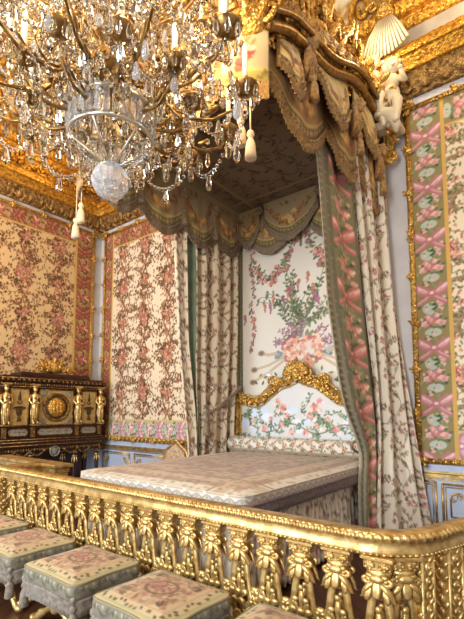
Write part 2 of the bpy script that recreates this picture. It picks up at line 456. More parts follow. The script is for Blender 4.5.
def paint_bedtop(W, L):
    """bed cover top: local x across 0..W, y along 0..L"""
    p = Pic(W, L, .012, (.70, .63, .525)); r = R_(12)
    for k in range(900):
        x, y = r.uniform(0, W), r.uniform(0, L)
        p.spray(x, y, r.uniform(0, 6.3), r.uniform(.08, .2), r, [(.62, .52, .43), (.57, .46, .38), (.64, .53, .46)], (.60, .51, .42), 3, .04, .07) if k % 2 else p.flower(x, y, r.uniform(.03, .06), r, [(.66, .52, .46), (.72, .59, .51), (.60, .46, .41)], (.64, .54, .42))
    for a, w, c in ((.06, .13, (.82, .79, .73)), (.30, .13, (.74, .67, .57)), (.42, .03, (.58, .50, .38))):
        p.line([(a, 0), (a, L)], w, c); p.line([(W-a, 0), (W-a, L)], w, c); p.line([(0, a), (W, a)], w, c)
    for edge in range(3):
        n = int((L if edge < 2 else W)/.11)
        for k in range(n):
            t = (k+.5)*.11
            for a in (.30, .18, .06):
                x, y = (a, t) if edge == 0 else (W-a, t) if edge == 1 else (t, a)
                p.leaf(x, y, .10, .045, r.uniform(0, 6.3), (.64, .55, .42) if a > .1 else (.70, .64, .54))
                if k % 2 and a == .30: p.flower(x, y, .035, r, [(.72, .55, .48), (.78, .64, .56)])
    return p

def lace_drop():
    """drop of the bed cover: pale lace arches, repeats along x"""
    p = Pic(.24, .17, .005, (.88, .865, .83), True); r = R_(4)
    p.line([(0, .145), (.24, .145)], .03, (.72, .66, .56))
    for k in range(2):
        x0 = .12*k
        p.line([(x0, .03), (x0+.03, .08), (x0+.06, .11), (x0+.09, .08), (x0+.12, .03)], .018, (.70, .66, .60))
        p.leaf(x0+.06, .03, .06, .03, PI/2, (.74, .69, .60)); p.blob(x0, .09, .016, .016, 0, (.97, .96, .94))
    return p

def paint_stool(W=.70, D=.60):
    p = Pic(W, D, .006, (.76, .67, .53)); r = R_(17); cx, cy = W/2, D/2
    for k in range(260):
        a = r.uniform(0, 2*PI); q = math.sqrt(r.random())
        x, y = cx+math.cos(a)*q*W*.36, cy+math.sin(a)*q*D*.36
        p.blob(x, y, r.uniform(.012, .034), r.uniform(.010, .02), r.uniform(0, 3), jit(r.choice([(.64, .49, .38), (.70, .57, .45), (.57, .42, .32), (.74, .62, .49), (.52, .40, .28)]), r), .75)
    for k in range(28):
        a = 2*PI*k/28; p.leaf(cx+math.cos(a)*.11, cy+math.sin(a)*.09, .05, .022, a+1.4, (.50, .37, .25))
    for k in range(7): p.flower(cx+r.gauss(0, .03), cy+r.gauss(0, .025), .032, r, [(.64, .44, .37), (.72, .55, .46), (.56, .37, .32)])
    for sx in (-1, 1):
        for sy in (-1, 1):
            for k in range(6): p.leaf(cx+sx*W*.31, cy+sy*D*.31, .09, .03, math.atan2(-sy, -sx)+r.uniform(-1.3, 1.3), jit(r.choice([(.46, .38, .26), (.40, .32, .22), (.54, .44, .32)]), r))
            p.flower(cx+sx*W*.31, cy+sy*D*.31, .024, r, [(.62, .44, .36), (.68, .52, .42)])
    for e in range(4):
        L = W if e < 2 else D; n = int(L/.042)
        for k in range(n):
            t = .03+(L-.06)*(k+.5)/n; a = .045
            x, y, an = ((t, a, 0), (t, D-a, 0), (a, t, PI/2), (W-a, t, PI/2))[e]
            p.leaf(x, y, .036, .022, an+r.choice((.6, -.6, 2.5, -2.5)), jit((.36, .34, .22), r, .05))
        q = .016
        p.line([((q, q), (W-q, q)), ((q, D-q), (W-q, D-q)), ((q, q), (q, D-q)), ((W-q, q), (W-q, D-q))][e], .018, (.66, .64, .46))
        q = .082
        p.line([((q, q), (W-q, q)), ((q, D-q), (W-q, D-q)), ((q, q), (q, D-q)), ((W-q, q), (W-q, D-q))][e], .006, (.66, .54, .38))
    return p
def stool_band():
    p = Pic(.18, .10, .004, (.50, .48, .41), True)
    p.line([(x, .05+.022*math.sin(2*PI*x/.18)) for x in np.linspace(0, .18, 24)], .012, (.38, .36, .30))
    for k in range(3):
        p.leaf(.03+.06*k, .05, .055, .026, .8-1.6*(k % 2), (.36, .34, .28)); p.blob(.06*k, .075, .01, .01, 0, (.70, .66, .56))
    p.line([(0, .093), (.18, .093)], .012, (.72, .70, .52))
    return p

def paint_lambrequin(W, H, seed=0, cream=(.84, .76, .58), rim=(.52, .42, .24), figure=False):
    """one drop of the pelmet, y up from its lower edge; the arc border follows x across"""
    p = Pic(W, H, .008, cream); r = R_(seed); n = 40
    GL = [(.42, .38, .20), (.34, .28, .16), (.54, .42, .22)]
    if figure:
        p.line([(0, .05), (W, .05)], .10, (.62, .55, .28)); p.line([(0, .12), (W, .12)], .02, (.80, .68, .38))
        for k in range(9): p.leaf((k+.5)*W/9, .05, .08, .035, k, (.45, .38, .18))
        for k in range(7): p.flower(W/2+r.gauss(0, .05), H*.46+r.gauss(0, .05), .045, r, [(.66, .22, .16), (.76, .34, .26), (.58, .18, .14)])
        for k in range(8): p.leaf(W/2+r.gauss(0, .06), H*.58+r.uniform(0, .08), .1, .03, PI/2+r.uniform(-1, 1), r.choice(GL))
        for k in range(4): p.flower(W/2+r.gauss(0, .04), H*.58, .03, r, ROSE)
        return p
    for k in range(60):
        t = k/59; x = W*(.10+.8*t); y = H*(.30+.42*(2*t-1)**2)
        p.leaf(x+r.gauss(0, .02), y+r.gauss(0, .025), .085, .035, r.uniform(0, 6.3), jit(r.choice(GL), r))
        if r.random() < .6: p.flower(x+r.gauss(0, .025), y+r.gauss(0, .03), r.uniform(.02, .045), r, [(.62, .36, .24), (.72, .48, .34), (.54, .30, .22)])
    for k in range(6): p.flower(W/2+r.gauss(0, .10), H*.36+r.gauss(0, .05), .05, r, [(.80, .64, .36), (.72, .52, .28), (.86, .74, .50)])
    for k in range(5): p.leaf(W/2+r.gauss(0, .08), H*.75, .1, .03, PI/2+r.uniform(-1, 1), r.choice(GL))
    p.line([(0, H*.07), (W, H*.07)], H*.17, rim)
    for k in range(int(W/.07)): p.blob((k+.5)*.07, H*.07, .022, .022, 0, (.70, .60, .36)); 
    p.line([(0, H*.165), (W, H*.165)], .018, (.80, .70, .44))
    for x in (.012, W-.012): p.line([(x, 0), (x, H)], .03, rim)
    return p

PB = brocade()
PBORD = ribbon_border()
PBORD_RED = ribbon_border(W=.34, base=(.60, .45, .28), rib=((.64, .38, .30), (.54, .28, .23), (.72, .50, .38)), lf=[(.40, .28, .16), (.34, .23, .14), (.48, .36, .2), (.52, .28, .2)], seed=6, edge=(.68, .50, .26), pale=(.66, .54, .36))
PBORD_LOW = ribbon_border(W=.42, H=.62, base=(.70, .70, .56), rib=((.84, .66, .70), (.72, .50, .56), (.93, .82, .82)), seed=15)
PSPRIG = sprigged()
PSPRIG_L = sprigged(base=(.84, .78, .68), seed=30, dens=1.1, fl=[(.66, .46, .44), (.58, .40, .42)])
PSPRIG_W = sprigged(base=(.88, .84, .76), seed=31, lw=.005, dens=1.15, fl=PINK+MAUVE, lf=[(.40, .32, .24), (.50, .42, .30), (.46, .36, .36), (.56, .52, .38)])
PDARK = sprigged(base=(.42, .34, .25), seed=33, W=1.2, H=1.3, lf=[(.18, .14, .09), (.14, .11, .08)], fl=[(.32, .2, .15), (.36, .26, .19)], dark=(.18, .13, .09), dens=1.8)  # tester silk: the shade under the canopy is put into its dark ground
PRIB2 = ribbon_border(W=.40, H=.66, base=(.50, .48, .34), rib=((.86, .58, .52), (.74, .46, .44), (.95, .77, .68)), seed=40, edge=(.44, .42, .33), pale=(.62, .60, .46))
PTAPE = Pic(.12, .16, .005, (.60, .57, .48), True)
for _k in range(4):
    PTAPE.leaf(.06+.02*(-1)**_k, .02+.04*_k, .07, .03, PI/2+.7*(-1)**_k, (.47, .45, .36)); PTAPE.blob(.06-.02*(-1)**_k, .02+.04*_k, .014, .014, 0, (.76, .70, .58))
PTAPE.line([(.004, 0), (.004, .16)], .014, (.46, .44, .35)); PTAPE.line([(.116, 0), (.116, .16)], .014, (.46, .44, .35))
# ================================================================== room shell
EL, ER, NB, NF, ZC = -8.81, 2.6, 6.0, -4.2, 9.0
def struct(mb, name, m): return tag(mb.build(name, m), kind='structure')
b = MB(); b.box(((EL+ER)/2, (NB+NF)/2, -.05), (ER-EL+.4, NB-NF+.4, .1)); struct(b, 'floor', M['floor'])
b = MB(); b.box(((EL+ER)/2, (NB+NF)/2, ZC+.05), (ER-EL+.4, NB-NF+.4, .1)); struct(b, 'ceiling', M['ceil'])
b = MB(); b.box(((EL+ER)/2, NB+.1, ZC/2), (ER-EL+.4, .2, ZC)); struct(b, 'wall_back', M['wallpaint'])
b = MB(); b.box((EL-.1, (NB+NF)/2, ZC/2), (.2, NB-NF, ZC)); struct(b, 'wall_left', M['wallpaint'])
b = MB(); b.box((ER+.1, (NB+NF)/2, ZC/2), (.2, NB-NF, ZC)); struct(b, 'wall_right', M['wallpaint'])
WIN = [(-6.9, -5.0), (-1.9, .0)]                                     # window openings in the wall behind the camera
b = MB(); xs = [EL-.2, WIN[0][0], WIN[0][1], WIN[1][0], WIN[1][1], ER+.2]
for i in (0, 2, 4): b.box(((xs[i]+xs[i+1])/2, NF-.1, ZC/2), (xs[i+1]-xs[i], .2, ZC))
for a, c in WIN:
    b.box(((a+c)/2, NF-.1, .2), (c-a, .2, .4)); b.box(((a+c)/2, NF-.1, (5.6+ZC)/2), (c-a, .2, ZC-5.6))
struct(b, 'wall_front', M['wallpaint'])
for i, (a, c) in enumerate(WIN):
    b = MB()
    for k in range(4): b.box((a+(c-a)*k/3, NF-.06, 3.0), (.07, .08, 5.2))
    for k in range(7): b.box(((a+c)/2, NF-.06, .4+5.2*k/6), (c-a, .08, .06))
    struct(b, 'window_%d' % (i+1), M['stucco'])

def wall_ring(name, prof, m, step=.03, relief=None, cols=None, n0=NF, e1=ER, sub=1):
    """sweep a profile (inset d, height z) along the left wall and the back wall, mitred in the corner"""
    pr = []
    for (a, c) in zip(prof[:-1], prof[1:]):
        for k in range(sub): pr.append((a[0]+(c[0]-a[0])*k/sub, a[1]+(c[1]-a[1])*k/sub))
    pr.append(prof[-1]); pr = np.array(pr)
    tg = np.gradient(pr, axis=0); nm = np.stack([-tg[:, 1]*-1, -tg[:, 0]], -1); nm /= np.linalg.norm(nm, axis=1)[:, None]+1e-9
    n1 = int((NB-n0)/step); n2 = int((e1-EL)/step)
    P = np.zeros((n1+n2+1, len(pr), 3)); 
    S = np.concatenate([-(np.linspace(NB-n0, 0, n1+1)[:-1]), np.linspace(0, e1-EL, n2+1)])
    d = np.repeat(pr[None, :, 0], len(S), 0); z = np.repeat(pr[None, :, 1], len(S), 0)
    K = np.repeat(np.linspace(0, 1, len(pr))[None], len(S), 0); SS = np.repeat(S[:, None], len(pr), 1)
    if relief is not None:
        h = relief(SS, K); d = d+h*nm[None, :, 0]; z = z+h*nm[None, :, 1]
    left = SS < 0
    t = np.where(left, (SS+(NB-n0))/(NB-n0), SS/(e1-EL))
    P[..., 0] = np.where(left, EL+d, EL+d+t*(e1-EL-d))
    P[..., 1] = np.where(left, n0+t*(NB-n0-d), NB-d)
    P[..., 2] = z
    C = cols(SS, K) if cols else None
    return tag(grid_obj(name, P, m, None, C), kind='structure')

def acanth(per, amp):
    def f(S, K):
        u = (S/per) % 1.0
        w = np.sin(PI*np.clip(K, 0, 1))
        r1 = np.abs(np.sin(PI*u))**.6*np.cos(2*PI*(K*2.2-np.abs(u-.5)*2.0))
        r2 = np.sin(2*PI*u*5+6*K)*.35*np.cos(PI*(u-.5))
        return amp*w*(r1+r2+.35)
    return f
def beads(per, amp):
    return lambda S, K: amp*np.sin(PI*K)*np.abs(np.sin(PI*S/per))**.7
# dado with chair rail
b = MB()
for zc, h, dp in ((.82, .045, .05), (.865, .03, .035), (.775, .02, .03)):
    b.box(((EL+ER)/2, NB-dp/2, zc), (ER-EL, dp, h)); b.box((EL+dp/2, (NF+NB)/2, zc), (dp, NB-NF, h))
struct(b, 'trim_1', M['gold'])
b = MB(); b.box(((EL+ER)/2, NB-.012, .42), (ER-EL, .024, .76)); b.box((EL+.012, (NF+NB)/2, .42), (.024, NB-NF, .76)); struct(b, 'trim_2', M['dadopaint'])
b = MB(); b.box(((EL+ER)/2, NB-.01, .93), (ER-EL, .02, .11)); struct(b, 'trim_3', M['dadopaint'])
b = MB(); b.box(((EL+ER)/2, NB-.025, .07), (ER-EL, .05, .14)); struct(b, 'baseboard_back', M['dadopaint'])
b = MB(); b.box((EL+.025, (NF+NB)/2, .07), (.05, NB-NF, .14)); struct(b, 'baseboard_left', M['dadopaint'])
b = MB()                                                             # gilt mouldings on the dado panels
def dado_frame(x0, x1, z0, z1, scroll):
    y = NB-.03
    for q, r in ((0, .016), (.035, .008)):
        P = [(x0+q, y, z0+q), (x1-q, y, z0+q), (x1-q, y, z1-q), (x0+q, y, z1-q), (x0+q, y, z0+q)]
        for a, c in zip(P[:-1], P[1:]): b.tube([a, c], r, 6)
    if scroll:
        q = .09
        for sx, xx in ((1, x0+q), (-1, x1-q)):
            b.tube([(xx, y, z0+.12), (xx, y, z1-.17), (xx+sx*.03, y, z1-.12), (xx+sx*.10, y, z1-.1)], .011, 6)
            b.spiral((xx+sx*.1, y, z1-.14), (0, 0, 1), (sx, 0, 0), .04, .012, 1.2, .011, .006)
            b.spiral((xx+sx*.03, y, z1-.2), (sx, 0, 0), (0, 0, 1), .035, .01, 1.1, .010, .006)
        b.tube([(x0+q, y, z0+.12), (x1-q, y, z0+.12)], .01, 6)
x = -1.46
dado_frame(-1.47, -1.33, .2, .74, False); dado_frame(-1.25, -.2, .2, .72, True); dado_frame(-.1, 1.0, .2, .72, True)
x = EL+.35
while x < -5: dado_frame(x, x+.95, .2, .72, True); x += 1.1
struct(b, 'trim_4', M['gold'])
# main cornice, frieze, upper moulding, cove
wall_ring('trim_5', [(0, 6.07), (.05, 6.075), (.06, 6.11), (.10, 6.15), (.15, 6.24), (.2, 6.33)], M['agedgold'], .025, acanth(.24, .022), sub=4)
wall_ring('trim_6', [(.2, 6.33), (.25, 6.335), (.26, 6.37), (.32, 6.44), (.34, 6.47), (.38, 6.48)], M['goldy'], .2, sub=2)
wall_ring('trim_7', [(.38, 6.48), (.38, 6.55), (.36, 6.60), (.30, 6.66), (.27, 6.70), (.12, 6.71)], M['goldy'], .025, acanth(.16, .016), sub=4)
wall_ring('trim_8', [(.12, 6.71), (.12, 7.03)], mat('stone_frieze', (.70, .67, .62), .6, c2=(.64, .60, .54), nscale=4), .5)
wall_ring('trim_9', [(.12, 7.03), (.17, 7.04), (.20, 7.10), (.22, 7.16)], M['goldy'], .025, acanth(.18, .016), sub=5)
wall_ring('trim_10', [(.22, 7.16), (.28, 7.18), (.34, 7.24), (.36, 7.30), (.30, 7.34), (.2, 7.35)], M['goldy'], .02, beads(.09, .028), sub=4)
cove = [(.2+1.9*(1-math.cos(a)), 7.35+1.66*math.sin(a)) for a in np.linspace(0, PI/2, 26)]
PC = Pic(2.2, 2.4, .012, (.86, .80, .66), True); _r = R_(77)
for _k in range(46):
    _x, _y = _r.uniform(0, 2.2), _r.uniform(0, 2.4)
    PC.spray(_x, _y, _r.uniform(0, 6.3), _r.uniform(.2, .5), _r, [(.76, .58, .26), (.66, .46, .2), (.83, .68, .38)], (.62, .44, .2), 6, .06, .12)
for _k in range(3): PC.line([(0, .3+.8*_k), (2.2, .3+.8*_k)], .05, (.74, .56, .26)); PC.line([(.7*_k+.1, 0), (.7*_k+.1, 2.4)], .06, (.70, .5, .22))
wall_ring('trim_11', cove, M['silk'], .05, None, lambda S, K: PC.sample(S, K*2.4), sub=2)
# carved cartouches on the cove
def on_cove(S, h, lift):
    """S along (negative: left wall), h 0..1 up the cove"""
    a = h*PI/2; d = .2+1.9*(1-math.cos(a))+lift*math.cos(a); z = 7.35+1.66*math.sin(a)-lift*math.sin(a)
    return (EL+d, NB+S, z) if S < 0 else (EL+S, NB-d, z)
def cartouche(S, name, seed, sc=1.0):
    b = MB(); r = R_(seed)
    for sg in (-1, 1):
        for (ds, h0, R0, tn, a0) in ((.34, .16, .26, 1.4, 0), (.30, .52, .22, 1.3, 2), (.62, .10, .17, 1.3, 4), (.60, .38, .15, 1.2, 1), (.14, .78, .16, 1.2, 3)):
            P = []; Q = []
            for i in range(25):
                t = i/24; a = a0+sg*tn*2*PI*t; R = R0*(1-t*.85)*sc
                P.append(on_cove(S+sg*ds*sc+R*math.cos(a), max(.02, h0+R*.6*math.sin(a)), .05)); Q.append(.055*(1-t*.5)*sc)
            b.tube(P, Q, 7)
        for k in range(9):
            c = Vector(on_cove(S+sg*r.uniform(.05, .85)*sc, r.uniform(.03, .8), .05)); b.leaf(c, (r.uniform(-1, 1), r.uniform(-1, 1), r.uniform(-.3, 1)), .3*sc, .13, .03)
    P = [on_cove(S+.24*sc*math.cos(a), .42+.2*math.sin(a), .06) for a in np.linspace(0, 2*PI, 22)]
    b.tube(P, .05*sc, 7, cap=False)
    c = on_cove(S, .42, .04); b.ell(c, (.16*sc, .16*sc, .2*sc))
    return struct(b, name, M['goldy'])
for i, S in enumerate((-3.4, -1.25, 1.3, 3.2, 5.3, 7.4, 9.0)): cartouche(S, 'trim_%d' % (12+i), 50+i, 1.25 if S < 0 else 1.0)
b = MB(); r = R_(66)                                                  # gilt scrollwork laid on the frieze of the side wall
for k in range(22):
    S = -.35-.28*k; p = Vector((EL+.16, NB+S, 6.87)); sg = 1 if k % 2 else -1
    b.spiral(p, (0, sg, 0), (0, 0, 1), .135, .03, 1.5, .036, .016, r.uniform(0, 6), 20, 7)
    for q in range(5): b.leaf(p+Vector((.02, r.uniform(-.12, .12), r.uniform(-.1, .1))), (.3, r.uniform(-1, 1), r.uniform(-1, 1)), .2, .09, .022, (1, 0, 0))
struct(b, 'trim_19', M['goldy'])
M_rib = M['silk']

# ------------------------------------------------------------------ silk hangings in gilt frames
def hanging(name, label, org, ux, out, a0, a1, z0, z1, res, bl, br, bt, bb, field, side, low, top, fringe=False, clasp_seed=1, gap=.06):
    org, ux, out = Vector(org), Vector(ux), Vector(out)
    t = thing(name, label, 'wall hanging', org+ux*((a0+a1)/2)+Vector((0, 0, z0)), 0, 'framed silk hangings on the alcove walls')
    base = t.location.copy()
    na, nz = int((a1-a0)/res)+1, int((z1-z0)/res)+1
    A, Z = np.meshgrid(np.linspace(a0, a1, na), np.linspace(z0, z1, nz), indexing='ij')
    C = field.sample(A, Z)
    def put(mask, col):
        C[mask] = col[mask]
    tp = .03
    if bt: put(Z > z1-bt, top.sample((z1-Z)*top.w/bt, A)); put(np.abs(Z-(z1-bt)) < tp/2, np.full_like(C, (.78, .64, .36)))
    if bb: put(Z < z0+bb, low.sample((Z-z0)*low.w/bb, A)); put(np.abs(Z-(z0+bb)) < tp/2, np.full_like(C, (.80, .70, .46)))
    if bl: put((A < a0+bl), side.sample((A-a0)*side.w/bl, Z)); put(np.abs(A-(a0+bl+.02)) < .025, np.full_like(C, (.80, .64, .34)))
    if br: put((A > a1-br), side.sample((a1-A)*side.w/br, Z)); put(np.abs(A-(a1-br-.02)) < .025, np.full_like(C, (.80, .64, .34)))
    P = np.zeros((na, nz, 3))
    for k in range(3): P[..., k] = org[k]+ux[k]*A+out[k]*.03-base[k]
    P[..., 2] = Z-base[2]
    grid_obj('silk_panel', P, M['silk'], t, C)
    b = MB(); r = R_(clasp_seed)
    def w(a, z, o): return org+ux*a+out*o+Vector((0, 0, z))-base
    f = gap
    cs = [(a0-f/2, z0-f/2), (a1+f/2, z0-f/2), (a1+f/2, z1+f/2), (a0-f/2, z1+f/2)]
    for i in range(4):
        (x0, y0), (x1, y1) = cs[i], cs[(i+1) % 4]
        L = math.hypot(x1-x0, y1-y0); dx, dy = (x1-x0)/L, (y1-y0)/L
        b.tube([w(x0, y0, .035), w(x1, y1, .035)], f*.52, 8)
        b.tube([w(x0-dy*f*.45, y0+dx*f*.45, .05), w(x1-dy*f*.45, y1+dx*f*.45, .05)], .012, 6)
        b.tube([w(x0+dy*f*.45, y0-dx*f*.45, .03), w(x1+dy*f*.45, y1-dx*f*.45, .03)], .012, 6)
        n = max(1, int(round(L/.62)))
        for k in range(n+1):                                          # leaf clasps
            s = k/n*L; big = 1.45 if k in (0, n) else 1.0
            c = (x0+dx*s, y0+dy*s)
            b.ell(w(c[0], c[1], .05), (.05*big, .05*big, .055*big), None, 8, 5)
            for q in range(7):
                an = r.uniform(0, 6.3); d = ux*math.cos(an)+Vector((0, 0, math.sin(an)))+out*.4
                b.leaf(w(c[0], c[1], .05), d, .095*big, .045*big, .016)
            for q in (-1, 1): b.ell(w(c[0]+dx*q*.06, c[1]+dy*q*.06, .055), (.026,)*3, None, 6, 4)
    b.build('frame', M['goldc'], t)
    if fringe:
        b = MB(); n = int((a1-a0)/.13)
        for k in range(n):
            x0 = a0+(k+.5)*.13
            b.ell(w(x0, z0+.0, .07), (.07, .02, .045), None, 8, 5); b.ell(w(x0, z0-.045, .075), (.03, .02, .03), None, 6, 4)
        b.build('lower_braid', M['goldc'], t)
    return t
hanging('wall_hanging', 'gilt framed floral silk hanging above the jewel cabinet on the side wall', (EL, 0, 0), (0, 1, 0), (1, 0, 0), .6, 5.72, 1.0, 5.92, .0105, .36, .40, .34, .4, brocade(3, (.82, .70, .51)), PBORD_RED, PBORD_LOW, PBORD_RED, clasp_seed=1)
hanging('wall_hanging', 'gilt framed floral silk hanging between the room corner and the green lined bed curtain', (0, NB, 0), (1, 0, 0), (0, -1, 0), -8.56, -4.95, 1.05, 5.90, .0105, .26, .26, .36, .40, brocade(4, (.88, .82, .71)), PBORD_RED, PBORD_LOW, PBORD_RED, True, 2)
PB2 = brocade(7, (.87, .81, .69), [(.50, .50, .36), (.42, .38, .26), (.58, .52, .38), (.62, .44, .36)], PINK+ROSE, .4)
hanging('wall_hanging', 'gilt framed hanging with wide pink ribbon border right of the bed curtains', (0, NB, 0), (1, 0, 0), (0, -1, 0), -1.48, 1.6, 1.03, 5.88, .0095, .40, .40, .40, .36, PB2, PBORD, PBORD_LOW, PBORD, clasp_seed=3)
# ================================================================== bed with its canopy and curtains
def W(o):
    o.location = -o.parent.location; return o
def dens(P, n):
    P = np.array(P, float); s = np.concatenate([[0], np.cumsum(np.linalg.norm(np.diff(P, axis=0), axis=1))]); q = np.linspace(0, s[-1], n)
    return np.stack([np.interp(q, s, P[:, k]) for k in range(P.shape[1])], -1)
CE0, CE1, CN0, CN1, CZ = -4.42, -1.95, 2.78, 5.93, 5.2                # canopy outline
def fringe_strip(name, pts, L, outv, m, parent, pitch=.016, amp=.006):
    """hanging silk fringe below a 3-D polyline"""
    pts = np.array(pts, float); sg = np.linalg.norm(np.diff(pts, axis=0), axis=1); cum = np.concatenate([[0], np.cumsum(sg)])
    n = max(4, int(cum[-1]/(pitch/2))); s = np.linspace(0, cum[-1], n)
    q = np.stack([np.interp(s, cum, pts[:, k]) for k in range(3)], -1)
    o = np.array(outv, float)
    if o.ndim == 1: o = np.repeat(o[None], n, 0)
    else: o = np.stack([np.interp(s, cum, o[:, k]) for k in range(3)], -1)
    alt = (np.arange(n) % 2*2-1)[:, None]*amp
    rows = []
    for f, k in ((0, .9), (.12, 1.6), (.22, .6), (.26, 1.0), (.6, 1.0), (1.0, 1.0)):
        rows.append(q+o*(alt*k+amp*(1.8 if .1 < f < .2 else .6))+np.array([0, 0, -L*f]))
    rows[-1][:, 2] += (np.arange(n) % 3)*L*.02
    return grid_obj(name, np.stack(rows, 1), m, parent, solid=.004)
def tassel_mb(b, p, s=1.0, cord=.1):
    p = Vector(p)
    b.tube([p+Vector((0, 0, cord)), p], .006*s, 5)
    b.lathe([(.004, 0), (.022, -.01), (.03, -.035), (.02, -.055), (.014, -.06), (.024, -.075), (.034, -.10), (.040, -.17), (.043, -.215), (.0, -.215)] if s == 1 else
            [(x*s, z*s) for x, z in ((.004, 0), (.022, -.01), (.03, -.035), (.02, -.055), (.014, -.06), (.024, -.075), (.034, -.10), (.040, -.17), (.043, -.215), (0, -.215))], p, 10)
def swag_knot(b, p, s=1.0):
    p = Vector(p)
    for k in range(6):
        a = 2*PI*k/6; b.ell(p+Vector((.04*s*math.cos(a), .04*s*math.cos(a)*.4, .045*s*math.sin(a))), (.032*s,)*3, None, 7, 5)
    b.ell(p, (.035*s,)*3, None, 7, 5)
def lambrequin(t, name, p0, p1, out, zt0, zt1, zb, zc, bulge, pic, fl, fm, off=0.0, pw=.75, nu=46, nv=26, pleat=.012):
    """one drop between p0 and p1: top runs zt0..zt1, lower edge zb at the ends and zc at its middle"""
    p0, p1, out = np.array(p0, float), np.array(p1, float), np.array(out, float)
    L = np.linalg.norm(p1-p0); u = np.linspace(0, 1, nu); v = np.linspace(0, 1, nv)
    U, V = np.meshgrid(u, v, indexing='ij')
    zt = zt0+(zt1-zt0)*U; bot = zb+(zc-zb)*np.sin(PI*U)**pw
    Z = zt+(bot-zt)*V
    H = off+bulge*np.sin(PI*U)**.8*np.sin(PI*.62*V)+pleat*np.cos(U*2*PI*4+V*2)*V
    P = np.zeros((nu, nv, 3))
    for k in range(2): P[..., k] = p0[k]+(p1-p0)[k]*U+out[k]*H
    P[..., 2] = Z
    Hh = max(.05, (zt0+zt1)/2-zc)
    C = pic.sample(U*pic.w, (1-V)*pic.h)
    o = W(grid_obj(name, P, M['silk'], t, C, solid=.008))
    edge = P[:, -1, :]
    f = fringe_strip('fringe', edge, fl, (out[0], out[1], 0), fm, o, .046, .013)
    return o
PL = {}
def pl(w, h, seed, **k):
    key = (round(w, 1), round(h, 1), seed)
    if key not in PL: PL[key] = paint_lambrequin(max(.3, w), max(.3, h), seed, **k)
    return PL[key]
can = thing('bed_canopy', 'gilded bed canopy with fringed floral pelmets projecting high over the bed', 'bed canopy', ((CE0+CE1)/2, CN1, 4.2))
# tester (underside) and deck
na, nb = 240, 300
A, B = np.meshgrid(np.linspace(CE0, CE1, na), np.linspace(CN0, CN1, nb), indexing='ij')
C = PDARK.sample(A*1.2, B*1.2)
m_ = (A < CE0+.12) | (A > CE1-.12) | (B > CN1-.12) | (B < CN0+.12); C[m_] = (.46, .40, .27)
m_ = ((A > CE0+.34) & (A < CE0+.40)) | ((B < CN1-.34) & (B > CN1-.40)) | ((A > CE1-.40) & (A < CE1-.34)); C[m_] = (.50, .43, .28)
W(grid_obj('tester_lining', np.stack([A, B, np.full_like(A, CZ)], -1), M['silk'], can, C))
b = MB(); b.box(((CE0+CE1)/2, (CN0+CN1)/2, CZ+.05), (CE1-CE0, CN1-CN0, .08)); W(b.build('tester_board', M['agedgold'], can))
# gilded carved cornice: three arched rails, each a part
def rail_curve(n):
    return np.interp(n, [0, .12, .28, .5, .7, .86, .95, 1], [4.90, 5.08, 5.26, 5.50, 5.72, 5.80, 5.62, 5.36])
def front_curve(n): return np.interp(n, [0, .15, .35, .5, .65, .85, 1], [4.90, 5.06, 5.34, 5.45, 5.34, 5.06, 4.90])
def carved_rail(name, p0, p1, out, curve, th=.34, seed=1, nu=120):
    p0, p1, out = np.array(p0), np.array(p1), np.array(out)
    prof = [(.0, 0), (.05, -.01), (.08, .02), (.07, .06), (.04, .08), (.05, .12), (.11, .18), (.15, .24), (.17, .27), (.15, .31), (.18, .34), (.10, .36), (-.06, .36), (-.06, 0)]
    u = np.linspace(0, 1, nu); P = np.zeros((nu, len(prof), 3))
    for j, (d, z) in enumerate(prof):
        wob = .008*np.sin(u*90+j*2)
        for k in range(2): P[:, j, k] = p0[k]+(p1-p0)[k]*u+out[k]*(d+wob)
        P[:, j, 2] = curve(u)+z*th/.34
    o = W(grid_obj(name, P, M['agedgold'], can, closed_v=True))
    b = MB(); r = R_(seed); L = np.linalg.norm(p1-p0); N = int(L/.085)
    O = Vector((out[0], out[1], 0)); D = Vector(((p1-p0)[0], (p1-p0)[1], 0)).normalized()
    for k in range(N):
        uu = (k+.5)/N; q = p0+(p1-p0)*uu; z = float(curve(uu)); c = Vector((q[0], q[1], z))
        b.leaf(c+O*.05+Vector((0, 0, .02)), Vector((0, 0, -1))+O*.3+D*r.uniform(-.4, .4), .13, .07, .02, O)
        b.ell(c+O*.085+Vector((0, 0, .05)), (.034,)*3, None, 7, 4)
        if k % 4 == 0: b.leaf(c+O*.12+Vector((0, 0, .13)), Vector((0, 0, 1))+D*(.7 if k % 4 else -.7)+O*.3, .17, .08, .022, O)
        if k % 3 == 0: b.ell(c+O*.16+Vector((0, 0, .22)), (.045, .045, .04), None, 7, 4)
    W(b.build('leaf_border', M['goldc'], can))
    b = MB(); us = np.linspace(0, 1, 70)
    for dz, do, rr in ((.02, .16, .045), (.13, .22, .03)):
        b.tube([(*(p0+(p1-p0)*t+out*do), float(curve(t))+dz+.05*math.sin(t*4*PI)) for t in us], rr, 9)
    W(b.build('serpentine_moulding', M['bronze'], can)); return o
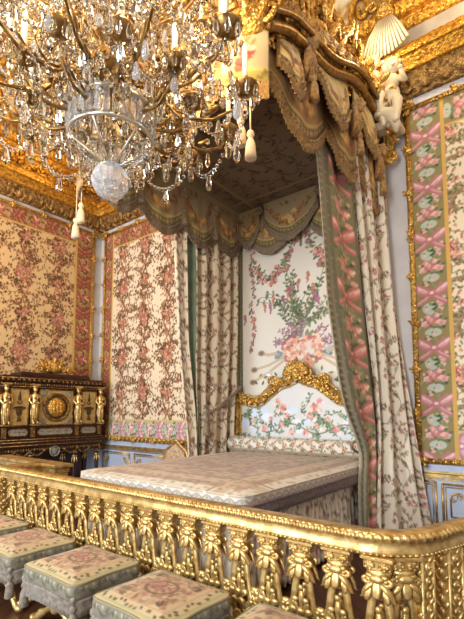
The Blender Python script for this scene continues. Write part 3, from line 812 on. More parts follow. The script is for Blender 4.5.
def crest(p0, p1, out, curve, seed, hi=.75, name='crest', n=16):
    p0, p1, O = Vector((*p0, 0)), Vector((*p1, 0)), Vector((*out, 0)); r = R_(seed); b = MB(); D = (p1-p0).normalized(); L = (p1-p0).length
    for k in range(n):
        u = (k+.5)/n; c = p0+D*L*u+Vector((0, 0, float(curve(u))+.33)); h = hi*(.35+.65*math.sin(PI*u))
        sg = 1 if u < .5 else -1
        b.spiral(c+O*.05+Vector((0, 0, h*.32)), D*sg, (0, 0, 1), h*.34, h*.06, 1.5, .05, .022, r.uniform(0, 6), 20, 7)
        for q in range(5):
            a = r.uniform(.2, PI-.2); b.leaf(c+O*r.uniform(0, .12)+Vector((0, 0, r.uniform(0, h*.5))), D*math.cos(a)+Vector((0, 0, math.sin(a)))+O*r.uniform(-.1, .5), r.uniform(.2, .38)*(.6+h*.6), .11, .028, O)
    return W(b.build(name, M['goldc'], can))
for nm, p0, p1, out, cv, sd in (('side_rail', (CE1, CN0), (CE1, CN1), (1, 0), rail_curve, 1), ('side_rail', (CE0, CN0), (CE0, CN1), (-1, 0), rail_curve, 2), ('front_rail', (CE0, CN0), (CE1, CN0), (0, -1), front_curve, 3)):
    carved_rail(nm, p0, p1, out, cv, .36, sd)
    crest(p0, p1, out, cv, sd+10, .8 if nm == 'side_rail' else .7)
# gilded dome ribs over the tester, seen between the crests
b = MB()
for e in np.linspace(CE0+.15, CE1-.15, 5):
    P = [(e, CN0+.1+(CN1-CN0-.15)*t, 5.3+.95*math.sin(PI*min(1, .15+.85*t))**.8) for t in np.linspace(0, 1, 16)]
    b.tube(P, .07, 7)
W(b.build('dome_rib', M['agedgold'], can))
for cx, sx in ((CE1, 1), (CE0, -1)):                                  # foliate corner finials
    b = MB(); r = R_(5+sx); c = Vector((cx+.02*sx, CN0-.03, 4.86))
    b.lathe([(.05, 0), (.13, .05), (.16, .14), (.10, .24), (.13, .34), (.19, .46), (.13, .58), (.05, .66), (0, .68)], c, 14)
    for k in range(46):
        a = r.uniform(0, 2*PI); z = r.uniform(.0, .85)
        b.leaf(c+Vector((.12*math.cos(a), .12*math.sin(a), z)), (math.cos(a), math.sin(a), r.uniform(.1, 1.6)), r.uniform(.14, .27), .08, .022, (math.cos(a), math.sin(a), -.3))
    for k in range(5): b.spiral(c+Vector((.17*math.cos(k*1.26), .17*math.sin(k*1.26), .15)), (math.cos(k*1.26), math.sin(k*1.26), 0), (0, 0, 1), .13, .03, 1.4, .035, .018)
    W(b.build('corner_finial', M['goldc'], can))
FG, FB = M['fringegold'], M['fringe']
def rc(n): return float(rail_curve((n-CN0)/(CN1-CN0)))
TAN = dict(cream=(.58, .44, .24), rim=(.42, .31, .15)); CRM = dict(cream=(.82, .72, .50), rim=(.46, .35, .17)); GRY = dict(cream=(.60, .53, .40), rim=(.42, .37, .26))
# right-hand outer side
for i, (a, c, zb, zc) in enumerate(((2.84, 4.12, 4.80, 4.32), (4.02, 5.12, 4.92, 4.48), (5.02, 5.92, 4.86, 4.42))):
    lambrequin(can, 'pelmet_drop', (CE1, a), (CE1, c), (1, 0), rc(a)+.03, rc(c)+.03, zb, zc, .10, pl(c-a, .8, 60+i, **TAN), .14, FG, .02, 1.0)
for i, (a, c, zb, zc) in enumerate(((3.02, 3.46, 4.86, 4.60), (3.60, 4.66, 5.28, 4.82), (4.80, 5.60, 5.42, 5.02))):
    lambrequin(can, 'pelmet_shield', (CE1, a), (CE1, c), (1, 0), rc(a)+.03, rc(c)+.03, zb, zc, .12, pl(c-a, .7, 70+i, **CRM), .12, FG, .10, 1.4)
for n, z in ((3.53, 5.30), (4.74, 5.36), (5.55, 5.2)):
    b = MB(); swag_knot(b, (CE1+.2, n, z), 1.25); tassel_mb(b, (CE1+.21, n, z-.36), 1.25, .38)
    for k in range(3): b.tube([(CE1+.17, n+.03*(k-1), z), (CE1+.18, n+.05*(k-1), z-.22), (CE1+.15, n+.09*(k-1), z-.42)], [.03, .05, .02], 6)
    W(b.build('knotted_tassel', M['fringegold'], can))
# front
for i, (a, c) in enumerate(((-4.25, -3.50), (-3.55, -2.80), (-2.85, -2.10))):
    f = lambda e: float(front_curve((e-CE0)/(CE1-CE0)))
    lambrequin(can, 'pelmet_drop', (a, CN0), (c, CN0), (0, -1), f(a)+.03, f(c)+.03, 4.82, 4.42, .10, pl(c-a, .8, 80+i, **TAN), .14, FG, .02, 1.0)
    lambrequin(can, 'pelmet_shield', (a+.12, CN0), (c-.12, CN0), (0, -1), f(a+.12)+.03, f(c-.12)+.03, 5.0, 4.72, .12, pl(c-a-.24, .6, 84+i, **CRM), .12, FG, .10, 1.4)
for e in (-3.52, -2.82):
    b = MB(); swag_knot(b, (e, CN0-.2, 5.1), 1.2); tassel_mb(b, (e, CN0-.21, 4.8), 1.2, .3); W(b.build('knotted_tassel', M['fringegold'], can))
# corner pieces with their hanging tassels
for cx, sx in ((CE1, 1), (CE0, -1)):
    p0, p1 = (cx-.26*sx, CN0-.08), (cx+.10*sx, CN0+.12)
    if sx < 0: p0, p1 = p1, p0
    ov = Vector((sx*.5, -.86, 0)).normalized()
    lambrequin(can, 'corner_pelmet', p0, p1, (ov.x, ov.y), 4.95, 4.95, 4.42, 4.40, .05, paint_lambrequin(.42, .55, 3, (.66, .59, .46), figure=True), .16, FG, .10, 1.0, 30, 30, .0)
    for k, (dx, dz) in enumerate(((-.05, 0), (.05, -.16))):
        b = MB(); tassel_mb(b, (cx+dx*sx, CN0-.10, 4.12+dz), 1.15, .26-dz); W(b.build('corner_tassel', M['tasselcream'], can))
# left side and back, seen from under the tester
for i, (a, c, zc) in enumerate(((2.82, 3.62, 4.34), (3.45, 4.45, 4.30), (4.30, 5.15, 4.34), (5.0, 5.9, 4.42))):
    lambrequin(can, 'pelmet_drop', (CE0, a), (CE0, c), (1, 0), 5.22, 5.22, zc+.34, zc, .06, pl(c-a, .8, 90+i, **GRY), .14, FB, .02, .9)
for n in (3.55, 4.38, 5.1):
    b = MB(); swag_knot(b, (CE0+.08, n, 4.95), 1.1); tassel_mb(b, (CE0+.09, n, 4.72), 1.2, .2); W(b.build('knotted_tassel', M['fringe'], can))
for i, (a, c, zb, zc, of) in enumerate(((-4.42, -3.93, 4.95, 4.60, .06), (-4.18, -3.30, 4.72, 4.42, .02), (-3.86, -2.82, 4.96, 4.54, .09), (-3.05, -2.35, 4.8, 4.46, .03), (-2.78, -1.97, 4.96, 4.54, .09))):
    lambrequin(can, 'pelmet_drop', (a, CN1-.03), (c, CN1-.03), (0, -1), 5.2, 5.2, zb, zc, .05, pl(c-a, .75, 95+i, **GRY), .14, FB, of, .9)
for e in (-3.90, -2.80):
    b = MB(); swag_knot(b, (e, CN1-.19, 5.06), 1.0); W(b.build('swag_knot', M['fringe'], can))
# back cloth
DP = paint_dosser(); na, nb = 300, 440
A, Z = np.meshgrid(np.linspace(CE0-.06, CE1, na), np.linspace(1.0, 5.15, nb), indexing='ij')
C = DP.sample((A-CE0+.06)/(CE1-CE0+.06)*DP.w, (Z-1.5)*1.12)
W(grid_obj('back_cloth', np.stack([A, np.full_like(A, CN1+.02)+.0*A, Z], -1), M['silkfine'], can, C, solid=.01))

U, Z = np.meshgrid(np.linspace(0, 1, 14), np.linspace(1.0, 5.1, 260), indexing='ij')
C = PTAPE.sample(U*PTAPE.w, Z)*np.array((.66, .70, .66))
W(grid_obj('edge_tape', np.stack([CE0-.09+.12*U, CN1-.015-.012*np.sin(PI*U), Z], -1), M['silk'], can, C, solid=.006))
b = MB(); r = R_(71); P = dens([(-1.80, 5.35, 6.20), (-1.72, 5.62, 5.98), (-1.68, 5.78, 5.70), (-1.70, 5.84, 5.45), (-1.74, 5.84, 5.30)], 20)
b.tube([tuple(q) for q in P], [.05+.03*math.sin(PI*k/19) for k in range(20)], 9); b.spiral((-1.70, 5.80, 5.22), (1, 0, 0), (0, 0, 1), .10, .03, 1.4, .05, .025, PI/2, 20, 7)
for k in range(16): q = Vector(P[k+2]); b.leaf(q+Vector((.03, -.04, 0)), (r.uniform(-.2, 1), r.uniform(-1, .2), r.uniform(-1, .4)), .19, .09, .024, (1, -1, 0))
W(b.build('scroll_end', M['goldc'], can))
# stucco cherubs and fluted fan by the cornice
ch = thing('stucco_group', 'white stucco cherubs under a bright fluted fan beside the canopy top', 'sculpture', (-1.68, 5.72, 5.6))
def fig(b, c, s, lean):
    c = Vector(c)
    b.ell(c+Vector((0, -.02, .0)), (.15*s, .13*s, .20*s), None, 12, 8)                # belly
    b.ell(c+Vector((lean*.05, -.02, .24*s)), (.13*s, .11*s, .14*s), None, 12, 8)
    b.ell(c+Vector((lean*.09, -.04, .50*s)), (.125*s, .125*s, .14*s), None, 12, 8)    # head
    b.ell(c+Vector((lean*.10, .0, .58*s)), (.13*s, .13*s, .09*s), None, 10, 6)
    for k in range(7): b.ell(c+Vector((lean*.09+.11*s*math.cos(k*.9), .09*s*math.sin(k*.9)-.0, .57*s)), (.045*s,)*3, None, 7, 5)
    b.ell(c+Vector((lean*.09, -.165*s, .49*s)), (.02*s, .03*s, .025*s), None, 6, 4)
    for q in (-1, 1):
        b.ell(c+Vector((lean*.09+q*.05*s, -.15*s, .46*s)), (.04*s, .03*s, .035*s), None, 6, 4)
        b.tube([c+Vector((q*.13*s, 0, .28*s)), c+Vector((q*.24*s, -.08*s, .15*s)), c+Vector((q*.20*s, -.16*s, .30*s))], [.055*s, .05*s, .035*s], 8)
        b.ell(c+Vector((q*.20*s, -.17*s, .32*s)), (.045*s,)*3, None, 7, 5)
        b.tube([c+Vector((q*.08*s, -.04*s, -.12*s)), c+Vector((q*.15*s, -.20*s, -.24*s)), c+Vector((q*.10*s, -.12*s, -.50*s)), c+Vector((q*.09*s, -.2*s, -.56*s))], [.10*s, .085*s, .055*s, .035*s], 9)
b = MB(); fig(b, (-1.83, 5.62, 6.12), .82, -.3); W(b.build('cherub', M['stucco'], ch))
b = MB(); fig(b, (-1.62, 5.66, 5.98), .82, .3); W(b.build('cherub', M['stucco'], ch))
b = MB()
for k in range(13):
    a = -.62+1.24*k/12; p = Vector((-1.66, 5.62, 7.18))
    b.tube([p+Vector((.07*math.sin(a)*2, 0, 0)), p+Vector((.36*math.sin(a), -.07, -.34*math.cos(a))), p+Vector((.52*math.sin(a), -.05, -.62*math.cos(a)))], [.010, .017, .021], 6)
W(b.build('fluted_fan', M['stucco'], ch))
b = MB(); b.box((-1.66, 5.64, 7.40), (.34, .3, .08), None, 0, .02); b.lathe([(.10, 7.16), (.14, 7.2), (.11, 7.26), (.17, 7.36)], (-1.66, 5.62, 0), 14)
for q in (-1, 1): b.spiral((-1.66+q*.14, 5.50, 7.30), (q, 0, 0), (0, 0, 1), .08, .02, 1.3, .025, .012)
W(b.build('console', M['goldc'], ch))
b = MB(); b.box((-1.70, 5.76, 5.60), (.34, .36, .12), None, 0, .03)
b.tube([(-1.85, 5.7, 5.95), (-1.75, 5.55, 5.72), (-1.6, 5.55, 5.66), (-1.55, 5.6, 5.5), (-1.57, 5.62, 5.42)], [.05, .09, .09, .06, .02], 8)
W(b.build('drapery', M['stucco'], ch))

# ------------------------------------------------------------------ curtains
def lerp_rows(rows, zs):
    rz = np.array([r[0] for r in rows])[::-1]
    return [np.interp(zs, rz, np.array([r[k] for r in rows])[::-1]) for k in range(1, len(rows[0]))]
def leafcloth(name, t, rows, Wc, pic, folds, amp, nrm, nu=110, nv=220, ph=0.0, y1=1.0, xoff=0.0, colf=None, mat_=None, sharp=1.0):
    """rows: (z, e0, n0, e1, n1) from top to bottom"""
    z0, z1 = rows[-1][0], rows[0][0]; zs = np.linspace(z1, z0, nv)
    e0, n0, e1, n1 = lerp_rows(rows, zs)
    ker = np.hanning(23); ker /= ker.sum()
    sm = lambda q: np.convolve(np.pad(q, 11, mode='edge'), ker, 'valid')
    e0, n0, e1, n1 = map(sm, (e0, n0, e1, n1))
    U = np.linspace(0, 1, nu)[:, None]; width = np.hypot(e1-e0, n1-n0)[None]
    s = np.sin(2*PI*folds*U+ph+.5*np.sin(zs*1.3)[None]+1.1*np.sin(2*PI*U)); s = np.sign(s)*np.abs(s)**sharp
    ax = amp*np.clip(1.25-width/ max(width.max(), 1e-6)*.35, .6, 1.25)
    P = np.zeros((nu, nv, 3))
    P[..., 0] = e0+(e1-e0)*U+nrm[0]*s*ax; P[..., 1] = n0+(n1-n0)*U+nrm[1]*s*ax; P[..., 2] = zs[None]
    X = np.repeat(U*Wc, nv, 1)+xoff; Y = np.repeat(zs[None]*y1, nu, 0)
    C = colf(X, Y, U) if colf else pic.sample(X, Y)
    return W(grid_obj(name, P, mat_ or M['silk'], t, C, solid=.008))
rc_ = thing('bed_curtain', 'tall cream bed curtain with pink ribbon border gathered on the right of the headboard', 'curtain', (-1.85, 5.3, .05), 0, 'bed curtains')
def ribcol(X, Y, U):
    C = PRIB2.sample((U*1.0-.22)/.60*PRIB2.w+0*X, Y*.95)
    Cg = PTAPE.sample((U/.22)*PTAPE.w+0*X, Y); Ct = PTAPE.sample(((U-.82)/.18)*PTAPE.w+0*X, Y)
    m0 = (U < .22)+0*X > .5; m1 = (U > .82)+0*X > .5
    C[m0] = Cg[m0]; C[m1] = Ct[m1]; return C
leafcloth('border_leaf', rc_, [(5.05, -1.97, 3.95, -1.93, 4.95), (4.47, -1.97, 3.99, -1.92, 4.97), (2.85, -1.96, 4.16, -1.91, 5.28), (1.99, -1.95, 4.43, -1.91, 5.45), (1.72, -1.95, 4.56, -1.9, 5.52), (1.32, -1.95, 4.93, -1.9, 5.50), (1.12, -1.95, 5.08, -1.9, 5.42), (.8, -1.95, 4.99, -1.89, 5.36), (.36, -1.95, 4.97, -1.88, 5.38), (.06, -1.95, 4.95, -1.88, 5.42)],
          1.0, PRIB2, 2.6, .035, (1, .2), 130, 260, 2.2, 1.0, 0, ribcol)
leafcloth('main_leaf', rc_, [(5.3, -1.93, 4.9, -1.84, 5.88), (4.78, -1.93, 4.95, -1.83, 5.88), (3.15, -1.92, 5.2, -1.75, 5.88), (2.07, -1.91, 5.38, -1.66, 5.88), (1.4, -1.9, 5.42, -1.585, 5.88), (.7, -1.9, 5.32, -1.49, 5.88), (.28, -1.9, 5.28, -1.42, 5.88), (.05, -1.9, 5.25, -1.38, 5.88)],
          1.6, PSPRIG_W, 3.0, .085, (.85, -.5), 170, 260, .4, 1.0, .1, sharp=.85)
b = MB()                                                              # cord holding the gathered leaf
b.tube([(-1.99+.07*math.cos(a), 5.24+.22*math.cos(a+.4), 1.2+.09*math.sin(a)) for a in np.linspace(0, 2*PI, 20)], .02, 7)
W(b.build('tieback', M['fringe'], rc_))
lc_ = thing('bed_curtain', 'cream bed curtain with green lining hanging left of the headboard', 'curtain', (-4.45, 5.2, .05), 0, 'bed curtains')
leafcloth('border_leaf', lc_, [(5.0, -4.46, 4.27, -4.42, 4.50), (4.2, -4.46, 4.29, -4.42, 4.52), (2.7, -4.46, 4.40, -4.42, 4.57), (1.5, -4.46, 4.57, -4.42, 4.76), (1.07, -4.46, 4.63, -4.42, 4.78), (.06, -4.46, 4.6, -4.42, 4.8)], .26, PSPRIG_L, 1.3, .02, (1, -.3), 40, 160)
leafcloth('lining', lc_, [(5.0, -4.50, 4.50, -4.46, 4.80), (4.28, -4.50, 4.52, -4.46, 4.80), (2.7, -4.5, 4.56, -4.46, 4.80), (1.5, -4.5, 4.72, -4.46, 4.87), (1.06, -4.5, 4.76, -4.46, 4.88), (.06, -4.5, 4.75, -4.46, 4.9)], .4, PTAPE, 1.6, .03, (1, -.3), 40, 160, mat_=M['greenlining'])
leafcloth('main_leaf', lc_, [(5.0, -4.50, 4.76, -4.44, 5.84), (4.36, -4.5, 4.76, -4.44, 5.84), (2.75, -4.5, 4.78, -4.44, 5.82), (1.9, -4.5, 4.80, -4.44, 5.78), (1.5, -4.5, 4.83, -4.44, 5.74), (.9, -4.52, 4.8, -4.44, 5.74), (.06, -4.52, 4.78, -4.44, 5.76)],
          1.7, PSPRIG_L, 4.4, .075, (1, -.35), 200, 260, 1.0, sharp=.75)
b = MB(); P = [(-4.33-.02*math.cos(k*.8), n, z) for k, (n, z) in enumerate(zip(np.linspace(4.86, 5.76, 14), 1.62+.44*np.linspace(0, 1, 14)**1.6))]
b.tube(P, .028, 8); tassel_mb(b, (-4.33, 4.9, 1.55), 1.3, .1)
W(b.build('tieback', M['fringe'], lc_))

# ------------------------------------------------------------------ bed
BX0, BX1, BY0, BY1, BZ = -4.38, -2.02, 2.76, 5.84, .965
bed = thing('bed', 'royal bed with beige floral cover and carved gilt headboard', 'bed', ((BX0+BX1)/2, (BY0+BY1)/2, 0))
def rrect(w, d, r, n):
    """n points round a rounded rectangle, from the middle of the front side, anticlockwise"""
    cs = [(w/2-r, -d/2+r, -PI/2), (w/2-r, d/2-r, 0), (-w/2+r, d/2-r, PI/2), (-w/2+r, -d/2+r, PI)]
    P = [(0, -d/2)]
    for cx, cy, a in cs:
        for k in range(9): P.append((cx+r*math.cos(a+k/8*PI/2), cy+r*math.sin(a+k/8*PI/2)))
    P.append((0, -d/2)); P = np.array(P); s = np.concatenate([[0], np.cumsum(np.hypot(*np.diff(P, axis=0).T))])
    q = np.linspace(0, s[-1], n, endpoint=False)
    return np.stack([np.interp(q, s, P[:, 0]), np.interp(q, s, P[:, 1])], -1), q, s[-1]
w_, d_ = BX1-BX0, BY1-BY0; N = 900
RR, S_, PER = rrect(w_, d_, .10, N)
T = np.concatenate([np.linspace(0, .9, 70), np.linspace(.91, 1, 12)])
P = np.zeros((N, len(T), 3)); P[..., :2] = RR[:, None]*T[None, :, None]
cxy = np.abs(P[..., :2])/np.array([w_/2, d_/2])
P[..., 2] = BZ+.055*(1-np.clip(cxy.max(-1), 0, 1)**6)+.012*np.sin(P[..., 0]*4)*np.sin(P[..., 1]*3)*(1-cxy.max(-1)**4)
PBT = paint_bedtop(w_, d_)
C = PBT.sample(P[..., 0]+w_/2, P[..., 1]+d_/2)
grid_obj('cover_top', P, M['silk'], bed, C, closed_u=True)
LD = lace_drop(); dz = np.linspace(0, .07, 14)
nrm = RR/np.linalg.norm(RR, axis=1)[:, None]
P = np.zeros((N, 14, 3)); P[..., :2] = RR[:, None]*(1+.0*dz)[None, :, None]+nrm[:, None]*(.008+.03*dz[None, :, None]); P[..., 2] = BZ-dz[None]+.002
C = LD.sample(np.repeat(S_[:, None], 14, 1), .17-np.repeat(dz[None], N, 0)*2.2)
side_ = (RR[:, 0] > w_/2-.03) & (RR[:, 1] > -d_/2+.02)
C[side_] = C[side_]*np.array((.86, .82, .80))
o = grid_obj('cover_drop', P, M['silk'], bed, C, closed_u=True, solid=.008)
loop = np.concatenate([P[:, -1], P[:1, -1]]); on_ = np.concatenate([np.c_[nrm, np.zeros(N)], [[*nrm[0], 0]]])
fringe_strip('fringe', loop, .13, on_, M['fringemauve'], o, .02, .008)
dz = np.linspace(0, .78, 20); pp = .02*np.sin(S_*2*PI/.11)
P = np.zeros((N, 20, 3)); P[..., :2] = (RR-nrm*.10)[:, None]+nrm[:, None]*(pp[:, None, None]*(.4+dz)[None, :, None]); P[..., 2] = .82-dz[None]
C = PSPRIG_W.sample(np.repeat(S_[:, None]*1.3, 20, 1), P[..., 2]); grid_obj('valance', P, M['silk'], bed, C, closed_u=True, solid=.008)
# headboard
HC = [(-4.42, 1.0), (-4.42, 1.4), (-4.42, 1.80), (-4.36, 1.86), (-4.22, 1.83), (-4.05, 1.79), (-3.90, 1.83), (-3.70, 1.98), (-3.55, 2.08), (-3.38, 2.12), (-3.22, 2.20)]
HC = HC+[(-6.44-e, z) for e, z in HC[-2::-1]]
hb = bpy.data.objects.new('headboard', None); link(hb, bed); hb.empty_display_size = .1
def HB(o): o.location = -bed.location; return o
D2 = dens(HC, 220); yy = 5.80; b = MB()
b.tube([(e, yy, z) for e, z in D2], [.054+.008*math.sin(k*.9) for k in range(220)], 10)
tg = np.gradient(D2, axis=0); tg /= np.linalg.norm(tg, axis=1)[:, None]
for sg, rr in ((1, .018), (-1, .014)):
    b.tube([(e-t[1]*.085*sg, yy-.01, z+t[0]*.085*sg) for (e, z), t in zip(D2, tg)], rr, 6)
r = R_(44)
for k in range(0, 220, 2):
    (e, z), t = D2[k], tg[k]; d = Vector((t[0]*(1 if k < 110 else -1), -.25, t[1]*(1 if k < 110 else -1)))+Vector((-t[1], 0, t[0]))*r.choice((-.8, .8))
    b.leaf((e, yy-.05, z), d, .11, .055, .02, (0, -1, 0))
    if k % 6 == 0: b.ell((e, yy-.065, z), (.03,)*3, None, 7, 5)
for sg in (-1, 1):
    b.spiral((-3.22+sg*.17, yy-.03, 2.25), (sg, 0, 0), (0, 0, 1), .12, .03, 1.4, .035, .018, PI/2)
    b.spiral((-3.22+sg*.46, yy-.03, 2.12), (-sg, 0, 0), (0, 0, 1), .09, .025, 1.4, .028, .015)
    b.spiral((-3.22+sg*1.15, yy-.03, 1.88), (sg, 0, 0), (0, 0, 1), .08, .025, 1.4, .03, .015)
    for k in range(7): b.leaf((-3.22, yy-.05, 2.22), (sg*(.2+.22*k), -.2, 1-.15*k), .24, .08, .025, (0, -1, 0))
b.ell((-3.22, yy-.07, 2.24), (.085, .05, .10), None, 10, 7); b.leaf((-3.22, yy-.05, 2.24), (0, 0, 1), .26, .10, .03, (0, -1, 0))
HB(b.build('gilt_frame', M['goldc'], hb)); 
HP = paint_headboard(); na, nb = 260, 110
u = np.linspace(0, 1, na); ee = -4.40+2.36*u; top = np.interp(ee, D2[:, 0], D2[:, 1]); top = np.where((ee < -4.39) | (ee > -2.05), 1.8, top)
Z = 1.0+(top-1.0)[:, None]*np.linspace(0, 1, nb)[None]; E_ = np.repeat(ee[:, None], nb, 1)
pf = .045*np.clip(np.minimum(np.minimum(u, 1-u)[:, None]*10, (top[:, None]-Z)*4), 0, 1)**.6
P = np.stack([E_, yy+.03-pf, Z], -1)
C = HP.sample((E_+4.47), Z-1.08)
HB(grid_obj('upholstered_panel', P, M['silkfine'], hb, C))
# bolster
bo = thing('bolster', 'long round floral bolster lying against the headboard', 'bolster', (-3.2, 5.58, .99))
U, V = np.meshgrid(np.linspace(-1.2, 1.2, 300), np.linspace(0, 2*PI, 48, endpoint=False), indexing='ij')
rr = .135*(1-np.clip((np.abs(U)-1.12)/.09, 0, 1)**2*.5)
P = np.stack([U, rr*np.cos(V)*1.1, .128+rr*np.sin(V)*.93], -1)
BOL = sprigged(base=(.86, .83, .77), W=.7, H=.85, seed=61, dens=1.6, fl=PINK, lf=[(.44, .44, .32), (.38, .36, .26), (.55, .52, .42)])
C = BOL.sample(U*1.5, V*.2); C[np.abs(np.sin(V-2.2)-1)+0*U < .02] = (.72, .66, .54)
grid_obj('cushion', P, M['silk'], bo, C, closed_v=True)
b = MB()
for sg in (-1, 1): b.lathe([(0, 0), (.05, .004), (.072, .0), (.078, -.012)], (sg*1.205, 0, .128), 20, 0, True, Matrix.Rotation(sg*PI/2, 3, 'Y'))
b.build('end_rosette', M['fringe'], bo)
# ================================================================== balustrade
bal = thing('balustrade', 'carved gilt balustrade with lyre shaped balusters closing off the bed alcove', 'balustrade', (-3.1, 2.4, 0))
ZR = .97
arc = [(-.98+.36*math.sin(a), 2.79-.36*math.cos(a)) for a in np.linspace(0, math.radians(72), 12)]
dirr = (math.sin(math.radians(20)), math.cos(math.radians(20)))
PATH = [(-5.52, 2.43)]+[(x, 2.43) for x in np.linspace(-5.3, -1.05, 40)]+arc+[(arc[-1][0]+dirr[0]*t, arc[-1][1]+dirr[1]*t) for t in np.linspace(.1, 1.3, 10)]
PATH = dens(PATH, 700)
tg = np.gradient(PATH, axis=0); tg /= np.linalg.norm(tg, axis=1)[:, None]; NR = np.stack([tg[:, 1], -tg[:, 0]], -1)   # outward, towards the room
def rail_sweep(name, prof, m, closed=True, path=PATH, nr=NR, parent=bal):
    P = np.zeros((len(path), len(prof), 3))
    for j, (d, z) in enumerate(prof): P[:, j, :2] = path+nr*d; P[:, j, 2] = z
    o = grid_obj(name, P, m, parent, closed_v=closed); o.location = -parent.location; return o
rail_sweep('handrail', [(-.062, ZR-.03), (-.062, ZR-.012), (-.052, ZR), (.046, ZR), (.052, ZR-.008), (.052, ZR-.02), (.044, ZR-.046), (.038, ZR-.056), (.042, ZR-.09), (.050, ZR-.105), (.046, ZR-.122), (.04, ZR-.13), (-.046, ZR-.13), (-.05, ZR-.06)], M['gold'])
seg = 10; Sx = np.concatenate([[0], np.cumsum(np.linalg.norm(np.diff(PATH, axis=0), axis=1))])
PP = dens(PATH, 2400); t2 = np.gradient(PP, axis=0); t2 /= np.linalg.norm(t2, axis=1)[:, None]; n2 = np.stack([t2[:, 1], -t2[:, 0]], -1); s2 = np.linspace(0, Sx[-1], 2400)
P = np.zeros((2400, seg, 3))
for k in range(seg):
    a = 2*PI*k/seg; rr = .020*(1+.30*np.sin(2*PI*s2/.042+a)); P[:, k, :2] = PP+n2*(.048+rr*math.cos(a))[:, None]; P[:, k, 2] = ZR-.026+rr*math.sin(a)
o = grid_obj('gadroon_moulding', P, M['gold'], bal, closed_v=True); o.location = -bal.location
rail_sweep('base_rail', [(-.08, 0), (-.08, .10), (-.06, .125), (.06, .125), (.08, .10), (.085, .0)], M['gold'])
b = MB()                                                              # small leaf moulding under the rail
for q, nn in zip(PP[::12], n2[::12]): b.ell((q[0]+nn[0]*.047, q[1]+nn[1]*.047, ZR-.118), (.013, .013, .009), None, 6, 4)
o = b.build('leaf_moulding', M['gold'], bal); o.location = -bal.location
def make_baluster():
    b = MB(); top = .84
    b.box((0, 0, top-.010), (.145, .11, .022), None, 0, .005); b.box((0, 0, top-.045), (.120, .09, .06), None, 0, .012)
    for f in (-1, 1):                                                  # f: room side and bed side
        for sx in (-1, 1):
            b.ell((sx*.032, f*.047, top-.045), (.027, .016, .026), None, 9, 5)
            for k in range(5): b.ell((sx*.032+.017*math.cos(k*1.257), f*.060, top-.045+.017*math.sin(k*1.257)), (.008, .006, .008), None, 5, 4)
            b.spiral((sx*.046, f*.040, top-.125), (sx, 0, 0), (0, 0, 1), .026, .008, 1.25, .017, .010, PI/2, 14, 7)
            b.tube([(sx*.014, f*.036, top-.13), (sx*.036, f*.046, top-.155), (sx*.058, f*.040, top-.19), (sx*.070, f*.034, top-.225), (sx*.082, f*.034, top-.232)], [.018, .024, .020, .012, .004], 7, flat=.6)
            b.leaf((sx*.030, f*.040, top-.145), (sx*.20, f*.2, -1), .10, .040, .010, (0, f, .3))
            # foliage climbing between and outside the legs
            b.leaf((sx*.012, f*.022, .36), (sx*.22, f*.15, 1), .13, .040, .010, (0, f, 0)); b.leaf((sx*.030, f*.026, .30), (sx*.75, f*.2, 1), .11, .044, .010, (0, f, 0))
            b.ell((sx*.030, f*.036, .485), (.018, .016, .020), None, 7, 5); b.ell((sx*.042, f*.034, .42), (.022, .018, .024), None, 7, 5); b.ell((sx*.022, f*.042, .36), (.024, .018, .028), None, 7, 5)
            b.spiral((sx*.045, f*.030, .31), (sx, 0, 0), (0, 0, 1), .034, .010, 1.3, .016, .009, -PI/2, 14, 6)
            b.spiral((sx*.045, f*.026, .20), (sx, 0, 0), (0, 0, 1), .030, .010, 1.2, .016, .009, PI/2, 12, 6)
        b.leaf((0, f*.046, top-.12), (0, f*.25, -1), .105, .050, .010, (0, f, .3)); b.ell((0, f*.052, top-.115), (.036, .020, .024), None, 9, 5)
        b.ell((0, f*.030, .555), (.016, .014, .022), None, 7, 5); b.leaf((0, f*.026, .42), (0, 0, 1), .13, .036, .012, (0, f, 0)); b.ell((0, f*.040, .415), (.022, .016, .026), None, 8, 5)
        b.ell((0, f*.040, .27), (.032, .022, .036), None, 8, 5); b.ell((0, f*.040, .175), (.036, .022, .03), None, 8, 5)
    b.lathe([(.060, top-.075), (.052, top-.095), (.050, top-.15), (.040, top-.19), (.03, top-.23)], (0, 0, 0), 12)
    for sx in (-1, 1):
        P = [(sx*x, 0, z) for x, z in ((.012, .70), (.024, .66), (.034, .61), (.041, .55), (.048, .48), (.060, .42), (.072, .36), (.075, .30), (.068, .24), (.054, .19), (.048, .16), (.056, .128))]
        P = [tuple(q) for q in dens(P, 24)]
        b.tube(P, [.018, .0185]+list(np.linspace(.0185, .024, 19))+[.028, .03, .034], 9)
        for z, L in ((.36, .085), (.27, .075), (.43, .06)): b.leaf((sx*.082, 0, z-.02), (sx*.55, 0, 1), L, .042, .022, (sx, 0, 0))
        b.ell((sx*.108, 0, .425), (.016, .022, .018), None, 6, 5); b.ell((sx*.100, 0, .31), (.018, .026, .024), None, 6, 5)
        b.spiral((sx*.078, 0, .185), (sx, 0, 0), (0, 0, 1), .028, .008, 1.2, .017, .010, 0, 12, 6)
    b.box((0, 0, .135), (.17, .10, .03), None, 0, .008)
    return b
proto = make_baluster().build('baluster', M['gold'], bal); proto.scale = (1.25, .86, 1)
first = True
def place_baluster(x, y, rz):
    global first
    o = proto if first else proto.copy()
    if not first: COL.objects.link(o)
    first = False; o.location = (x-bal.location.x, y-bal.location.y, 0); o.rotation_euler = (0, 0, rz); o.parent = bal
xs = np.arange(-5.20, -.80, .2415)
for x in xs: place_baluster(x, 2.43, 0)
a = math.radians(40); place_baluster(-.98+.36*math.sin(a), 2.79-.36*math.cos(a), a)
for t in (.42, .66, .90): place_baluster(arc[-1][0]+dirr[0]*t, arc[-1][1]+dirr[1]*t, math.radians(70))
